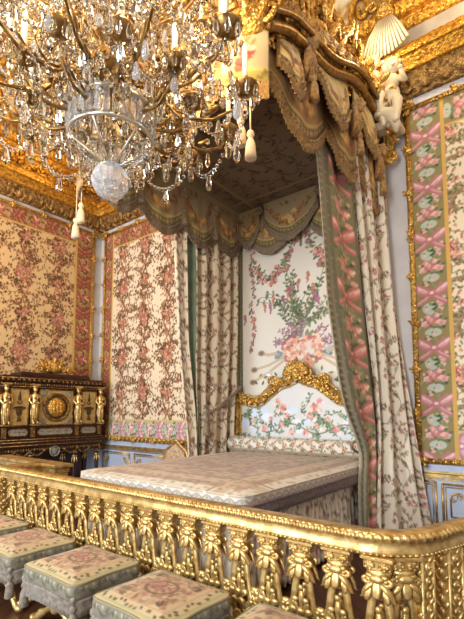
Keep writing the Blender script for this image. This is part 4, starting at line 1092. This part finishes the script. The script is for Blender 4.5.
def pier(x, y, rz, w, d):
    b = MB(); b.M = Matrix.Translation(Vector((x, y, 0))-bal.location) @ Matrix.Rotation(rz, 4, 'Z')
    b.box((0, 0, .485), (w, d, .73), None, 0, .006); b.box((0, 0, .06), (w+.05, d+.05, .12), None, 0, .01)
    for f in (-1, 1):
        for q in (-1, 1): b.tube([(q*w*.42, f*d*.5, .14), (q*w*.42, f*d*.5, .83)], .011, 6)
        for k in range(9):
            z = .18+k*.075; b.ell((0, f*d*.5, z), (w*.2, .014, .028), None, 8, 5); b.ell((0, f*(d*.5+.012), z), (.010,)*3, None, 6, 4)
            for q in (-1, 1): b.leaf((q*w*.1, f*d*.5, z+.02), (q*.8, 0, 1), .06, .03, .012, (0, f, 0))
    for f in (-1, 1):
        for k in range(9):
            z = .18+k*.075; b.ell((f*w*.5, 0, z), (.014, d*.24, .028), None, 8, 5)
            for q in (-1, 1): b.leaf((f*w*.5, q*d*.1, z+.02), (0, q*.8, 1), .06, .03, .012, (f, 0, 0))
    return b.build('pier', M['gold'], bal)
pier(-.675, 2.61, math.radians(62), .10, .085); pier(-.585, 2.86, math.radians(70), .16, .09); pier(-5.50, 2.43, 0, .15, .13)
# return at the far end
b = MB(); b.M = Matrix.Translation(-bal.location)
b.box((-5.98, 2.98, .945), (1.84, .26, .05), None, 0, .012); b.box((-5.98, 2.98, .89), (1.78, .2, .07), None, 0, .01); b.box((-5.98, 2.98, .06), (1.8, .22, .12), None, 0, .01)
b.box((-5.50, 2.66, .945), (.2, .5, .05), None, 0, .012); b.box((-5.50, 2.66, .89), (.14, .5, .07)); b.box((-5.5, 2.66, .06), (.16, .5, .12))
b.box((-5.18, 2.98, .48), (.16, .16, .78), None, 0, .01); b.build('return_rail', M['gold'], bal)
for x in np.arange(-6.7, -5.4, .26): place_baluster(x, 2.98, 0)

# ================================================================== stools
SB = stool_band()
def make_stool():
    t = thing('tapestry_stool', 'x', 'stool', (0, 0, 0), 0, 'tapestry stools along the balustrade')
    w, d, N = .70, .60, 240; RR, S, PER = rrect(w, d, .07, N)
    ang = np.arctan2(RR[:, 1]/d, RR[:, 0]/w); RR = RR*(1-.045*np.cos(2*ang)[:, None]**2)
    T = np.concatenate([np.linspace(0, .85, 46), np.linspace(.88, 1, 8)]); P = np.zeros((N, len(T), 3)); P[..., :2] = RR[:, None]*T[None, :, None]
    rr = np.clip(np.abs(P[..., :2])/np.array([w/2, d/2]), 0, 1).max(-1); P[..., 2] = .455+.055*(1-rr**3.2)-.006*np.exp(-((P[..., 0]/.12)**2+(P[..., 1]/.1)**2))
    C = paint_stool_pic.sample(P[..., 0]/.955+w/2, P[..., 1]/.955+d/2); grid_obj('seat_cushion', P, M['silk'], t, C, closed_u=True)
    dz = np.linspace(0, .10, 10); nn = RR/np.linalg.norm(RR, axis=1)[:, None]
    P = np.zeros((N, 10, 3)); P[..., :2] = RR[:, None]+nn[:, None]*(.012*np.sin(PI*dz/.10)[None, :, None]); P[..., 2] = .456-dz[None]
    C = SB.sample(np.repeat(S[:, None], 10, 1), .10-np.repeat(dz[None], N, 0)); o = grid_obj('side_band', P, M['silk'], t, C, closed_u=True, solid=.006)
    b = MB(); b.tube([(x*1.005, y*1.005, .455) for x, y in RR]+[(RR[0, 0]*1.005, RR[0, 1]*1.005, .455)], .009, 6, 0, False); b.build('piping', mat_piping, t)
    loop = np.concatenate([P[:, -1], P[:1, -1]]); fringe_strip('fringe', loop, .115, np.concatenate([np.c_[nn, np.zeros(N)], [[*nn[0], 0]]]), M['fringegrey'], t, .015, .006)
    for sx in (-1, 1):
        for sy in (-1, 1):
            b = MB(); tassel_mb(b, (sx*.335, sy*.285, .33), .85, .08); b.ell((sx*.335, sy*.285, .36), (.025,)*3, None, 7, 5); b.build('tassel', M['fringegrey'], t)
    for sy in (-1, 1):                                                # crossed gilt legs
        for q in (-1, 1):
            b = MB(); P = dens([(q*.27, sy*.2, .38), (q*.20, sy*.2, .31), (q*.08, sy*.2, .24), (0, sy*.2, .21), (-q*.10, sy*.2, .17), (-q*.22, sy*.2, .09), (-q*.29, sy*.2, .035), (-q*.33, sy*.2, .03)], 26)
            b.tube([tuple(x) for x in P], [.024]*18+list(np.linspace(.024, .032, 8)), 8)
            b.leaf((-q*.16, sy*.2, .13), (-q, 0, -.4), .12, .05, .03, (0, 0, 1)); b.ell((-q*.33, sy*.2, .034), (.04, .035, .032), None, 8, 6)
            b.build('leg', M['gold'], t)
    b = MB(); b.ell((0, -.225, .21), (.055, .03, .055), None, 10, 6); b.ell((0, .225, .21), (.055, .03, .055), None, 10, 6); b.tube([(0, -.2, .21), (0, .2, .21)], .02, 8)
    b.build('axle', M['gold'], t)
    for q in (-1, 1): b = MB(); b.tube([(q*.30, -.2, .06), (q*.30, .2, .06)], .018, 8); b.build('stretcher', M['gold'], t)
    return t
paint_stool_pic = paint_stool(); mat_piping = mat('olive_piping', (.56, .53, .40), .6)
st0 = make_stool()
LAB = ['tapestry stool at the far left end of the row, only a corner showing', 'tapestry stool second from the far left end of the row before the gilt balustrade',
       'tapestry stool third from the far left end, its right corner clear of the picture edge', 'tapestry stool showing its whole fringed front, left of the large cushion at bottom centre',
       'large tapestry stool at the bottom centre of the row with its fringe below the frame', 'tapestry stool nearest the viewer, a sliver of its cushion at the bottom edge']
for i, x in enumerate((-5.74, -4.83, -3.93, -3.03, -2.11, -1.20)):
    o = st0 if i == 0 else copy_tree(st0)
    o.location = (x, 1.97+(-.01, .01, 0, 0, -.01, 0)[i], 0); o.rotation_euler = (0, 0, (.0, .02, -.015, .01, -.02, .01)[i]); o['label'] = LAB[i]

# ================================================================== jewel cabinet
cab = thing('jewel_cabinet', 'dark mahogany jewel cabinet with gilt female figures and painted medallion panels', 'cabinet', (-8.5, 4.61, 0))
def CB(n): b = MB(); b.M = Matrix(((0, 1, 0, 8.5-8.5+.29), (1, 0, 0, 0), (0, 0, 1, 0), (0, 0, 0, 1))); return b  # local: x along the wall, y out from the front
PA = mat('parchment_panel', (.80, .68, .44), .5, c2=(.70, .57, .34), nscale=14); PG = mat('grey_panel', (.62, .61, .55), .5, c2=(.5, .48, .42), nscale=20); MED = mat('medallion_gold', (.86, .66, .30), .35, .6, bsc=24, bst=.8, bk='VORONOI', bd=.02)
b = CB(0); b.box((0, -.27, 1.72), (2.20, .52, .80)); b.box((0, -.27, 1.22), (2.22, .54, .26)); b.build('carcass', M['mahogany'], cab)
b = CB(0); b.box((0, -.26, 2.17), (2.26, .60, .09), None, 0, .015); b.box((0, -.26, 2.25), (2.32, .66, .07), None, 0, .02); b.box((0, -.26, 2.31), (2.20, .60, .05), None, 0, .015); b.box((0, -.2, 2.37), (1.5, .46, .09), None, 0, .02); b.build('cornice', M['mahogany'], cab)
b = CB(0)
for k in range(46): b.ell((-1.1+2.2*k/45, .045, 2.17), (.017, .010, .026), None, 6, 4)
for k in range(23): b.leaf((-1.1+2.2*k/22, .075, 2.225), (0, .1, 1), .05, .06, .012, (0, 1, 0))
b.tube([(-1.16, .07, 2.285), (1.16, .07, 2.285)], .012, 6); b.tube([(-1.13, .05, 2.12), (1.13, .05, 2.12)], .010, 6); b.build('gilt_frieze', M['agedgold'], cab)
def panel(x, w, z0, z1, kind):
    b = CB(0); b.box((x, .0, (z0+z1)/2), (w, .03, z1-z0), None, 0, .008); o = b.build('door_panel', PA if kind else PA, cab)
    f = CB(0)
    for q in (-1, 1): f.tube([(x+q*w/2, .02, z0), (x+q*w/2, .02, z1)], .014, 6); f.tube([(x-w/2, .02, (z0 if q < 0 else z1)), (x+w/2, .02, (z0 if q < 0 else z1))], .014, 6)
    f.build('frame', M['agedgold'], o)
    d = CB(0)
    if kind == 2:
        zc = (z0+z1)/2; ring = [(x+.27*math.cos(a), .03, zc+.27*math.sin(a)) for a in np.linspace(0, 2*PI, 40)]
        m1 = CB(0); m1.lathe([(0, 0), (.29, 0), (.29, .02), (0, .022)], (x, .015, zc), 40, 0, True, Matrix.Rotation(-PI/2, 3, 'X')); m1.build('medallion_ground', mat('dark_enamel', (.36, .27, .15), .4), o)
        d.tube(ring, .028, 8, 0, False)
        for k in range(24): a = 2*PI*k/24; d.ell((x+.235*math.cos(a), .04, zc+.235*math.sin(a)), (.014,)*3, None, 6, 4)
        d.build('medallion_ring', M['agedgold'], o)
        g = CB(0); g.lathe([(0, 0), (.19, 0), (.19, .012), (.10, .03), (0, .034)], (x, .03, zc), 30, 0, True, Matrix.Rotation(-PI/2, 3, 'X'))
        for q in (-1, 0, 1):
            g.ell((x+q*.07, .065, zc-.01), (.03, .02, .07), None, 8, 6); g.ell((x+q*.07, .07, zc+.08), (.022, .02, .024), None, 7, 5)
            g.tube([(x+q*.07, .065, zc+.03), (x+q*.07+.05, .07, zc)], .012, 6); g.tube([(x+q*.07, .065, zc-.06), (x+q*.07+.02, .065, zc-.13)], .014, 6)
        g.build('medallion_relief', MED, o)
        for sx in (-1, 1):
            for sz in (-1, 1):
                c = CB(0)
                for q in range(5): c.leaf((x+sx*.31, .02, zc+sz*.31), (-sx*math.cos(q*.39), .1, -sz*math.sin(q*.39)), .11, .04, .012, (0, 1, 0))
                c.build('spandrel', PG, o)
    else:
        zc = (z0+z1)/2
        d.ell((x, .025, zc-.09), (.06, .014, .085), None, 10, 6); d.ell((x, .03, zc+.0), (.075, .014, .022), None, 10, 5); d.tube([(x, .025, zc-.18), (x, .025, zc-.27)], [.02, .045], 8)
        d.ell((x, .025, zc+.18), (.032, .014, .065), None, 8, 5); d.leaf((x, .025, zc+.22), (0, 0, 1), .09, .03, .01, (0, 1, 0))
        for q in (-1, 1):
            d.spiral((x+q*.075, .025, zc-.03), (q, 0, 0), (0, 0, 1), .035, .01, 1.2, .012, .006, 0, 12, 5); d.leaf((x, .025, zc+.05), (q*.7, 0, 1), .09, .03, .01, (0, 1, 0))
        d.build('painted_urn', mat('dark_urn', (.34, .24, .12), .5), o)
panel(0, .74, 1.37, 2.08, 2)
for s in (-1, 1): panel(s*.755, .35, 1.37, 2.08, 1)
def caryatid(x):
    b = CB(0); z = 1.36
    b.box((x, .05, z+.02), (.13, .12, .04), None, 0, .01)
    b.lathe([(.052, 0), (.058, .06), (.062, .18), (.066, .28), (.075, .36), (.062, .43), (.056, .47), (.072, .53), (.07, .57), (.03, .60), (.024, .63)], (x, .06, z+.04), 14)
    for q in range(6): a = q*1.05; b.tube([(x+.058*math.cos(a), .06+.058*math.sin(a), z+.05), (x+.066*math.cos(a+.3), .06+.066*math.sin(a+.3), z+.28), (x+.05*math.cos(a+.5), .06+.05*math.sin(a+.5), z+.44)], .013, 5)
    b.ell((x, .065, z+.705), (.038, .042, .05), None, 10, 7); b.ell((x, .055, z+.725), (.046, .046, .045), None, 10, 6); b.ell((x, .108, z+.70), (.008, .012, .012), None, 5, 4)
    for q in (-1, 1):
        b.ell((x+q*.03, .118, z+.545), (.026, .022, .026), None, 7, 5)
        b.tube([(x+q*.08, .06, z+.60), (x+q*.115, .07, z+.50), (x+q*.075, .12, z+.42), (x+q*.03, .13, z+.46)], [.026, .023, .019, .015], 8)
        b.leaf((x+q*.03, .11, z+.10), (q*.3, .2, -1), .08, .05, .03, (0, 1, 0))
    b.lathe([(.05, .755), (.062, .77), (.05, .78)], (x, .06, z), 12); b.box((x, .05, z+.80), (.15, .13, .035), None, 0, .01)
    b.build('gilt_figure', M['gold'], cab)
for x in (-1.02, -.475, .475, 1.02): caryatid(x)
for x, w in ((0, .74), (-.76, .36), (.76, .36)):                       # plaques below
    b = CB(0); h = .062
    P = [(x+sx*(w/2-h)+h*math.cos(a), .012, 1.235+h*1.05*math.sin(a)) for sx, a0 in ((1, -PI/2), (-1, PI/2)) for a in np.linspace(a0, a0+PI, 10)]
    n = len(P); b.add(P+[(p[0], .026, p[2]) for p in P], [tuple(range(n)), tuple(range(2*n-1, n-1, -1))]+[(i, (i+1) % n, n+(i+1) % n, n+i) for i in range(n)], 0, False)
    o = b.build('plaque', PG, cab)
    b = CB(0); b.tube([(p[0], .024, p[2]) for p in P]+[(P[0][0], .024, P[0][2])], .011, 6, 0, False)
    for k in range(7): q = x-w*.36+w*.72*k/6; b.leaf((q, .028, 1.235), (1 if k % 2 else -1, 0, .3), .06, .02, .006, (0, 1, 0))
    b.build('plaque_border', M['agedgold'], o)
for x in (-1.02, -.475, .475, 1.02):
    b = CB(0); b.box((x, .02, 1.235), (.07, .05, .2), None, 0, .008); b.build('gilt_block', M['agedgold'], cab)
b = CB(0); b.box((0, -.26, 1.08), (2.30, .64, .05), None, 0, .015); b.box((0, -.26, 1.02), (2.26, .62, .07), None, 0, .01); b.box((0, -.26, .96), (2.20, .58, .06), None, 0, .01); b.box((0, -.27, .88), (2.12, .5, .10)); b.build('base_frieze', M['mahogany'], cab)
b = CB(0)
for zz in (1.10, 1.05, .985): b.tube([(-1.14, .055, zz), (1.14, .055, zz)], .011, 6)
for k in range(40): b.leaf((-1.06+2.12*k/39, -.01, .93), (0, .1, -1), .07, .05, .012, (0, 1, 0))
b.build('gilt_band', M['agedgold'], cab)
b = CB(0); b.ell((0, .0, .84), (.085, .03, .085), None, 14, 8); b.tube([(.10*math.cos(a), .02, .84+.10*math.sin(a)) for a in np.linspace(0, 2*PI, 20)], .014, 6, 0, False); b.build('oval_plaque', PG, cab)
b = CB(0)
for s in (-1, 1):
    for k in range(3):
        a = .22+.29*k; b.tube([(s*(a+.29*t), .01, .86-.08*math.sin(PI*t)) for t in np.linspace(0, 1, 9)], .018, 6); b.ell((s*a, .01, .87), (.03,)*3, None, 7, 5)
b.build('garland', M['agedgold'], cab)
for x in (-1.02, -.475, .475, 1.02):
    for y in (.0, -.46):
        b = CB(0); b.lathe([(.055, .84), (.06, .80), (.04, .77), (.05, .72), (.045, .60), (.032, .30), (.026, .16), (.045, .13), (.028, .10), (.040, .05), (.02, 0)], (x, y-.03, 0), 12); o = b.build('leg', M['mahogany'], cab)
        b = CB(0); b.lathe([(.03, .12), (.062, .14), (.03, .16)], (x, y-.03, 0), 12); b.build('foot_collar', M['gold'], o)
        b = CB(0)
        for z in (.78, .70): b.lathe([(.03, z-.02), (.062, z), (.03, z+.02)], (x, y-.03, 0), 12)
        for k in range(6): a = k*1.05; b.leaf((x+.04*math.cos(a), y-.03+.04*math.sin(a), .70), (math.cos(a)*.2, math.sin(a)*.2, -1), .14, .035, .012, (math.cos(a), math.sin(a), 0))
        b.build('leg_mount', M['gold'], o)
b = CB(0); b.box((0, -.53, .48), (2.1, .03, .86)); b.build('dark_backing', M['mahogany'], cab)  # dark sheet added to darken the space behind the legs
b = CB(0); b.box((0, -.27, .15), (2.0, .42, .04), None, 0, .01); b.build('shelf', M['mahogany'], cab)
b = CB(0); r = R_(9)                                                   # trophy on top
for k in range(26):
    a = r.uniform(.1, PI-.1); b.leaf((r.uniform(-.18, .18), -.15+r.uniform(-.06, .08), 2.42+r.uniform(0, .08)), (math.cos(a)*1.3, r.uniform(-.2, .5), math.sin(a)), r.uniform(.16, .34), .08, .025, (0, 1, 0))
for s in (-1, 1):
    b.tube([(s*.02, -.14, 2.44), (s*.2, -.12, 2.56), (s*.36, -.1, 2.54), (s*.46, -.1, 2.46)], [.05, .045, .035, .02], 8); b.spiral((s*.34, -.08, 2.50), (s, 0, 0), (0, 0, 1), .08, .02, 1.3, .028, .014)
    b.tube([(s*.05, -.12, 2.5), (s*.22, -.1, 2.80)], [.018, .006], 6)
b.ell((0, -.12, 2.56), (.12, .08, .14), None, 10, 7); b.ell((0, -.1, 2.72), (.05, .05, .06), None, 8, 6)
b.build('trophy_crest', M['goldc'], cab)

# ================================================================== armchair by the back wall
arm = thing('armchair', 'low armchair with pale peaked back standing by the back wall beyond the bed', 'chair', (-5.80, 5.45, 0))
b = MB(); outl = [(-.30, .55), (-.31, .80), (-.27, .90), (-.16, .97), (-.05, 1.05), (0, 1.08), (.05, 1.05), (.16, .97), (.27, .90), (.31, .80), (.30, .55)]
def slab(b, O, y, t, sc=1.0, cz=.75):
    P = [(x*sc, y, cz+(z-cz)*sc) for x, z in O]; n = len(P)
    b.add(P+[(p[0], y+t, p[2]) for p in P], [tuple(range(n)), tuple(range(2*n-1, n-1, -1))]+[(i, (i+1) % n, n+(i+1) % n, n+i) for i in range(n)], 0, False)
slab(b, outl, .22, .06, .86); b.build('backrest', mat('cream_tapestry', (.84, .76, .62), .8, c2=(.66, .52, .42), nscale=22), arm)
b = MB(); P = [(x, .25, z) for x, z in outl]; P = [tuple(q) for q in dens(P+[P[0]], 50)]; b.tube(P, .028, 8, 0, False); b.ell((0, .24, 1.09), (.06, .03, .04), None, 8, 6); b.build('back_frame', M['gold'], arm)
b = MB(); b.box((0, -.05, .42), (.62, .56, .12), None, 0, .04); b.build('seat', mat('cream_tapestry_seat', (.82, .74, .60), .8, c2=(.66, .52, .42), nscale=22), arm)
for sx in (-1, 1):
    b = MB(); b.tube([(sx*.30, .24, .68), (sx*.33, .0, .68), (sx*.33, -.18, .64), (sx*.31, -.2, .42)], .024, 8); b.build('armrest', M['gold'], arm)
    for sy in (-1, 1):
        b = MB(); b.tube([(sx*.28, -.05+sy*.26, .37), (sx*.31, -.05+sy*.28, .25), (sx*.27, -.05+sy*.26, .08), (sx*.30, -.05+sy*.29, .0)], [.032, .03, .02, .024], 8); b.build('leg', M['gold'], arm)
# ================================================================== chandelier
CX, CY = -2.47, 1.74
cha = thing('chandelier', 'large gilt bronze chandelier hung with cut crystal drops and candles', 'chandelier', (CX, CY, 3.2))
def CH(o): o.location = (-CX+CX, 0, -3.2); return o                     # parts are modelled around the axis at world height
rg = R_(99)
def drop_mb(b, p, L, w, mi=0, rz=0.0):
    """faceted almond pendant hanging from p"""
    p = Vector(p); pr = [(0, 0), (w*.22, -L*.10), (w*.36, -L*.35), (w*.5, -L*.66), (w*.34, -L*.88), (0, -L)]
    b.lathe(pr[::-1], p, 6, mi, False, Matrix.Diagonal((1, .62, 1)).to_3x3() if False else Matrix.Rotation(rz, 3, 'Z'))
def bead(b, p, r, mi=0): b.ell(p, (r, r, r*1.05), None, 6, 4, mi, False)
def chain(b, p0, p1, sag, r, mi=0):
    p0, p1 = Vector(p0), Vector(p1); n = max(3, int(((p1-p0).length+sag)/(r*2.5)))
    for k in range(n+1):
        t = k/n; q = p0.lerp(p1, t); q.z -= sag*4*t*(1-t); bead(b, q, r*(.75+.35*math.sin(PI*t)), mi)
stuff = MB(); drops = []                                               # small beads together; large pendants one by one
# stem and bronze body
b = MB(); b.lathe([(0, 3.98), (.06, 3.99), (.12, 4.04), (.20, 4.08), (.24, 4.13), (.12, 4.18), (.06, 4.24), (.05, 4.5), (.09, 4.55), (.05, 4.62), (.04, 5.1), (.08, 5.16), (.04, 5.22), (.025, 5.6), (.05, 5.7), (.02, 5.78), (.02, 6.6)], (0, 0, 0), 20)
CH(b.build('stem', M['bronze'], cha))
b = MB()
for k in range(40): b.tube([(.012*math.sin(k*.7), .012*math.cos(k*.7), 6.55+k*.062), (.012*math.sin(k*.7+.7), .012*math.cos(k*.7+.7), 6.55+(k+1)*.062)], .014, 5)
CH(b.build('chain', M['bronze'], cha))
b = MB(); b.lathe([(.03, 4.2), (.10, 4.26), (.13, 4.36), (.08, 4.46), (.05, 4.5)], (0, 0, 0), 10, 0, False); b.lathe([(.03, 4.64), (.08, 4.72), (.11, 4.84), (.09, 4.96), (.04, 5.06)], (0, 0, 0), 10, 0, False); CH(b.build('baluster_glass', M['crystal'], cha))
# bottom ball and its cup
b = MB(); prof = [(.135*math.cos(a)*(1.0), 3.30+.135*math.sin(a)) for a in np.linspace(-PI/2, PI/2, 9)]; prof[0] = (0, prof[0][1]); prof[-1] = (0, prof[-1][1])
b.lathe(prof, (0, 0, 0), 12, 0, False); CH(b.build('cut_glass_ball', M['crystalw'], cha))
# crystal crown ring
b = MB()
for z, r0 in ((3.60, .295), (3.78, .325)): b.tube([(r0*math.cos(a), r0*math.sin(a), z) for a in np.linspace(0, 2*PI, 49)], .014, 7, 0, False)
for k in range(6): a = 2*PI*k/6; b.tube([(.30*math.cos(a), .30*math.sin(a), 3.60), (.16*math.cos(a), .16*math.sin(a), 3.50), (.06*math.cos(a), .06*math.sin(a), 3.43)], .008, 5); b.tube([(.325*math.cos(a), .325*math.sin(a), 3.78), (.26*math.cos(a), .26*math.sin(a), 3.95), (.12*math.cos(a), .12*math.sin(a), 4.05)], .010, 5)
CH(b.build('crown_ring', M['silver'], cha))
for k in range(34):
    a = 2*PI*k/34; b = MB(); R = Matrix.Rotation(a, 3, 'Z'); c = R @ Vector((.312, 0, 3.70))
    b.box((c.x, c.y, c.z), (.020, .042, .17), R @ Matrix.Rotation(.15, 3, 'Y'), 0, .008); b.ell((c.x*1.03, c.y*1.03, 3.80), (.022, .022, .03), None, 6, 4, 0, False)
    CH(b.build('crown_prism', M['crystalw'], cha))
for k in range(9):
    a = 2*PI*k/9; chain(stuff, (.30*math.cos(a), .30*math.sin(a), 3.59), (.11*math.cos(a+.1), .11*math.sin(a+.1), 3.40), .03, .010)
for k in range(18): a = 2*PI*k/18; drops.append(((.30*math.cos(a), .30*math.sin(a), 3.57), .10, .040))
for k in range(8): a = 2*PI*k/8; drops.append(((.10*math.cos(a), .10*math.sin(a), 3.78), .12, .05)); drops.append(((.20*math.cos(a+.3), .20*math.sin(a+.3), 3.90), .10, .045))
# arms
def arm_at(a, R, z0, zc, cup=1.0, candle=.20, lit=False, tall=0.0):
    ca, sa = math.cos(a), math.sin(a)
    def q(r, z, o=0.0): return (r*ca-o*sa, r*sa+o*ca, z)
    P = dens([q(.08, z0), q(R*.25, z0-.10), q(R*.5, zc-.22), q(R*.75, zc-.24), q(R*.93, zc-.15), q(R, zc-.03)], 26)
    b = MB(); b.tube([tuple(x) for x in P], [.013]*10+list(np.linspace(.013, .009, 16)), 7)
    b.spiral(q(R*.55, zc-.08), (ca, sa, 0), (0, 0, 1), .12, .03, 1.4, .010, .005, PI, 20, 6)
    b.spiral(q(R*.30, z0+.05), (ca, sa, 0), (0, 0, 1), .10, .025, 1.3, .009, .005, PI*1.5, 18, 6)
    b.leaf(q(R*.7, zc-.2), (ca, sa, .7), .13, .05, .012); b.leaf(q(R*.35, z0-.12), (ca, sa, -.3), .13, .05, .012)
    o = CH(b.build('arm', M['bronze'], cha))
    b = MB(); b.lathe([(.015, zc-.06), (.03*cup, zc-.05), (.070*cup, zc-.025), (.100*cup, zc+.01), (.097*cup, zc+.022), (.03, zc+.005), (.026, zc+.07), (.034, zc+.08), (.02, zc+.08)], q(R, 0), 18); b.build('drip_pan', M['bronze'], o)
    b = MB(); h = candle+tall; b.lathe([(.019, zc+.05), (.019, zc+h), (.014, zc+h+.008), (0, zc+h+.008)], q(R, 0), 12); b.build('candle', M['wax'], o)
    if lit: b = MB(); b.lathe([(0, 0), (.010, .008), (.0155, .024), (.010, .046), (.004, .062), (0, .07)], q(R, zc+h+.008), 10); b.build('flame_bulb', M['flame'], o)
    n = 8
    for k in range(n):
        t = 2*PI*k/n; x, y, z = q(R, zc); p = (x+.095*cup*math.cos(t), y+.095*cup*math.sin(t), z-.0)
        drops.append((p, .115*cup, .042))
        bead(stuff, (p[0], p[1], p[2]+.012), .013)
    drops.append((q(R, zc-.08), .16*cup, .06))
    for rr in (.45, .62, .8): drops.append((q(R*rr, zc-.24), .13, .05))
    for f in (.4, .6, .85):
        for k in range(7): bead(stuff, q(R*f+rg.gauss(0, .035), zc-.12+rg.gauss(0, .08), rg.gauss(0, .03)), .018+.008*rg.random(), rg.choice((0, 0, 1)))
    # rosette of crystals
    for k in range(6): t = 2*PI*k/6; bead(stuff, q(R*.78+.045*math.cos(t), zc+.02+.045*math.sin(t), .01), .022)
    bead(stuff, q(R*.78, zc+.02, .015), .02, 1)
    return q
ARMS = []
for k in range(10): a = 2*PI*(k+.12)/10; ARMS.append((a, .60, 4.14, 3.92, .85, .26, k % 2 == 1, 0))
for k in range(12): a = 2*PI*(k+1.25)/12; ARMS.append((a, .97, 4.20, 4.00, 1.0, .34, k % 3 != 0, 0))
for k in range(10): a = 2*PI*(k+.3)/10; ARMS.append((a, .80, 4.62, 4.56, 1.0, .34, k % 2 == 0, 0))
for k in range(8): a = 2*PI*(k+.2)/8; ARMS.append((a, .62, 5.12, 5.02, .9, .18, k % 4 == 1, 0))
for A_ in ARMS: arm_at(*A_)
for tier, s, r in ((ARMS[:10], .14, .014), (ARMS[10:22], .20, .019), (ARMS[22:32], .18, .017), (ARMS[32:], .16, .015)):   # swags of beads from pan to pan
    n = len(tier)
    for k in range(n):
        a0, R, _, z = tier[k][:4]; a1 = tier[(k+1) % n][0]; z -= .02
        chain(stuff, (R*math.cos(a0), R*math.sin(a0), z-.05), (R*math.cos(a1), R*math.sin(a1), z-.05), s, r)
        chain(stuff, (R*math.cos(a0), R*math.sin(a0), z-.05), (.2*math.cos(a0), .2*math.sin(a0), z+.35), .12, r*.8, 1 if k % 3 == 0 else 0)
        m = (a0+a1)/2 if a1 > a0 else (a0+a1+2*PI)/2
        drops.append(((R*.97*math.cos(m), R*.97*math.sin(m), z-.05-s), .15, .062)); drops.append(((R*.7*math.cos(m), R*.7*math.sin(m), z-.02), .14, .055)); drops.append(((R*.5*math.cos(m), R*.5*math.sin(m), z+.12), .13, .05))
for k in range(520):                                                   # dense crystal foliage between the arms
    a = rg.uniform(0, 2*PI); z = rg.uniform(3.9, 5.2); R = rg.uniform(.12, .98)*(1.0 if z < 4.6 else .8)
    if z < 4.25 and R < .42: continue
    if rg.random() < .5: bead(stuff, (R*math.cos(a), R*math.sin(a), z), rg.uniform(.016, .032), rg.choice((0, 0, 1, 2, 2)))
    else: drop_mb(stuff, (R*math.cos(a), R*math.sin(a), z), rg.uniform(.07, .13), rg.uniform(.03, .055), rg.choice((0, 0, 1, 2, 2)), a)
cam_d = Vector((-CX, -CY, 0)).normalized()
drops.sort(key=lambda d: -(d[1]*(1+.35*(Vector(d[0]).xy.to_3d().dot(cam_d)))))
for i, (p, L, w) in enumerate(drops):
    if i < 66:
        b = MB(); drop_mb(b, p, L, w, 0, i); CH(b.build('crystal_drop', (M['crystala'], M['crystal'], M['crystalw'], M['crystal'])[i % 4], cha))
    else: drop_mb(stuff, p, L, w, 0 if i % 4 else 1, i)
o = CH(stuff.build('crystal_beads', [M['crystal'], M['crystala'], M['crystalw']], cha)); o['kind'] = 'stuff'

SCL = .93; cha.scale = (SCL,)*3; cha.location = (CX*SCL, CY*SCL, 1.65+(3.2-1.65)*SCL)
# ================================================================== light
def area(name, loc, rot, sx, sy, e, c):
    l = bpy.data.lights.new(name, 'AREA'); l.shape = 'RECTANGLE'; l.size = sx; l.size_y = sy; l.energy = e; l.color = c
    o = bpy.data.objects.new(name, l); link(o); o.location = loc; o.rotation_euler = rot; return o
def point(name, loc, e, c, r=.05):
    l = bpy.data.lights.new(name, 'POINT'); l.energy = e; l.color = c; l.shadow_soft_size = r
    o = bpy.data.objects.new(name, l); link(o); o.location = loc; return o
for i, (a, c) in enumerate(WIN): area('daylight', ((a+c)/2, NF+.03, 3.0), (PI/2, 0, 0), c-a-.1, 5.0, 520, (.86, .93, 1.0))
WARM = (1.0, .76, .48)
k = 0
for A_ in ARMS:
    if A_[6]: point('candle_light', (SCL*(CX+A_[1]*math.cos(A_[0])), SCL*(CY+A_[1]*math.sin(A_[0])), 1.65+SCL*(A_[3]+A_[5]+A_[7]+.09-1.65)), 7 if A_[1] > .9 and math.sin(A_[0]) > .3 else 25, WARM, .03)
point('unseen_cornice_light', (-1.62, 5.15, 6.6), 20, (1.0, .80, .48), .06)
point('unseen_cornice_light', (-8.0, 4.2, 6.9), 14, (1.0, .72, .38), .06)  # unseen light added to warm the top of the side wall
point('unseen_side_light', (-7.0, 1.6, 4.9), 190, (1.0, .70, .40), .35)  # unseen light added to wash the side wall orange, mimicking a second chandelier
point('unseen_cornice_light', (-.3, 5.3, 6.8), 40, (1.0, .78, .44), .06)
w = bpy.data.worlds.new('sky'); SC.world = w; w.use_nodes = True; w.node_tree.nodes['Background'].inputs[0].default_value = (.75, .86, 1, 1); w.node_tree.nodes['Background'].inputs[1].default_value = 1.0

# ================================================================== camera
cd = bpy.data.cameras.new('camera'); cam = bpy.data.objects.new('camera', cd); link(cam)
F = 420.0; TH = math.radians(5)
cd.sensor_width = 36; cd.lens = 36*F/619; cd.sensor_fit = 'AUTO'
cd.shift_y = (411-F*math.tan(TH)-309.5)/619; cd.clip_start = .05
cam.location = (0, 0, 1.65); cam.rotation_euler = (PI/2+TH, 0, math.radians(38))
SC.camera = cam
vs = SC.view_settings; SC.display_settings.display_device = 'sRGB'
vs.view_transform = 'Standard'; vs.look = 'None'; vs.gamma = 1; vs.use_curve_mapping = False; vs.exposure = 0.0
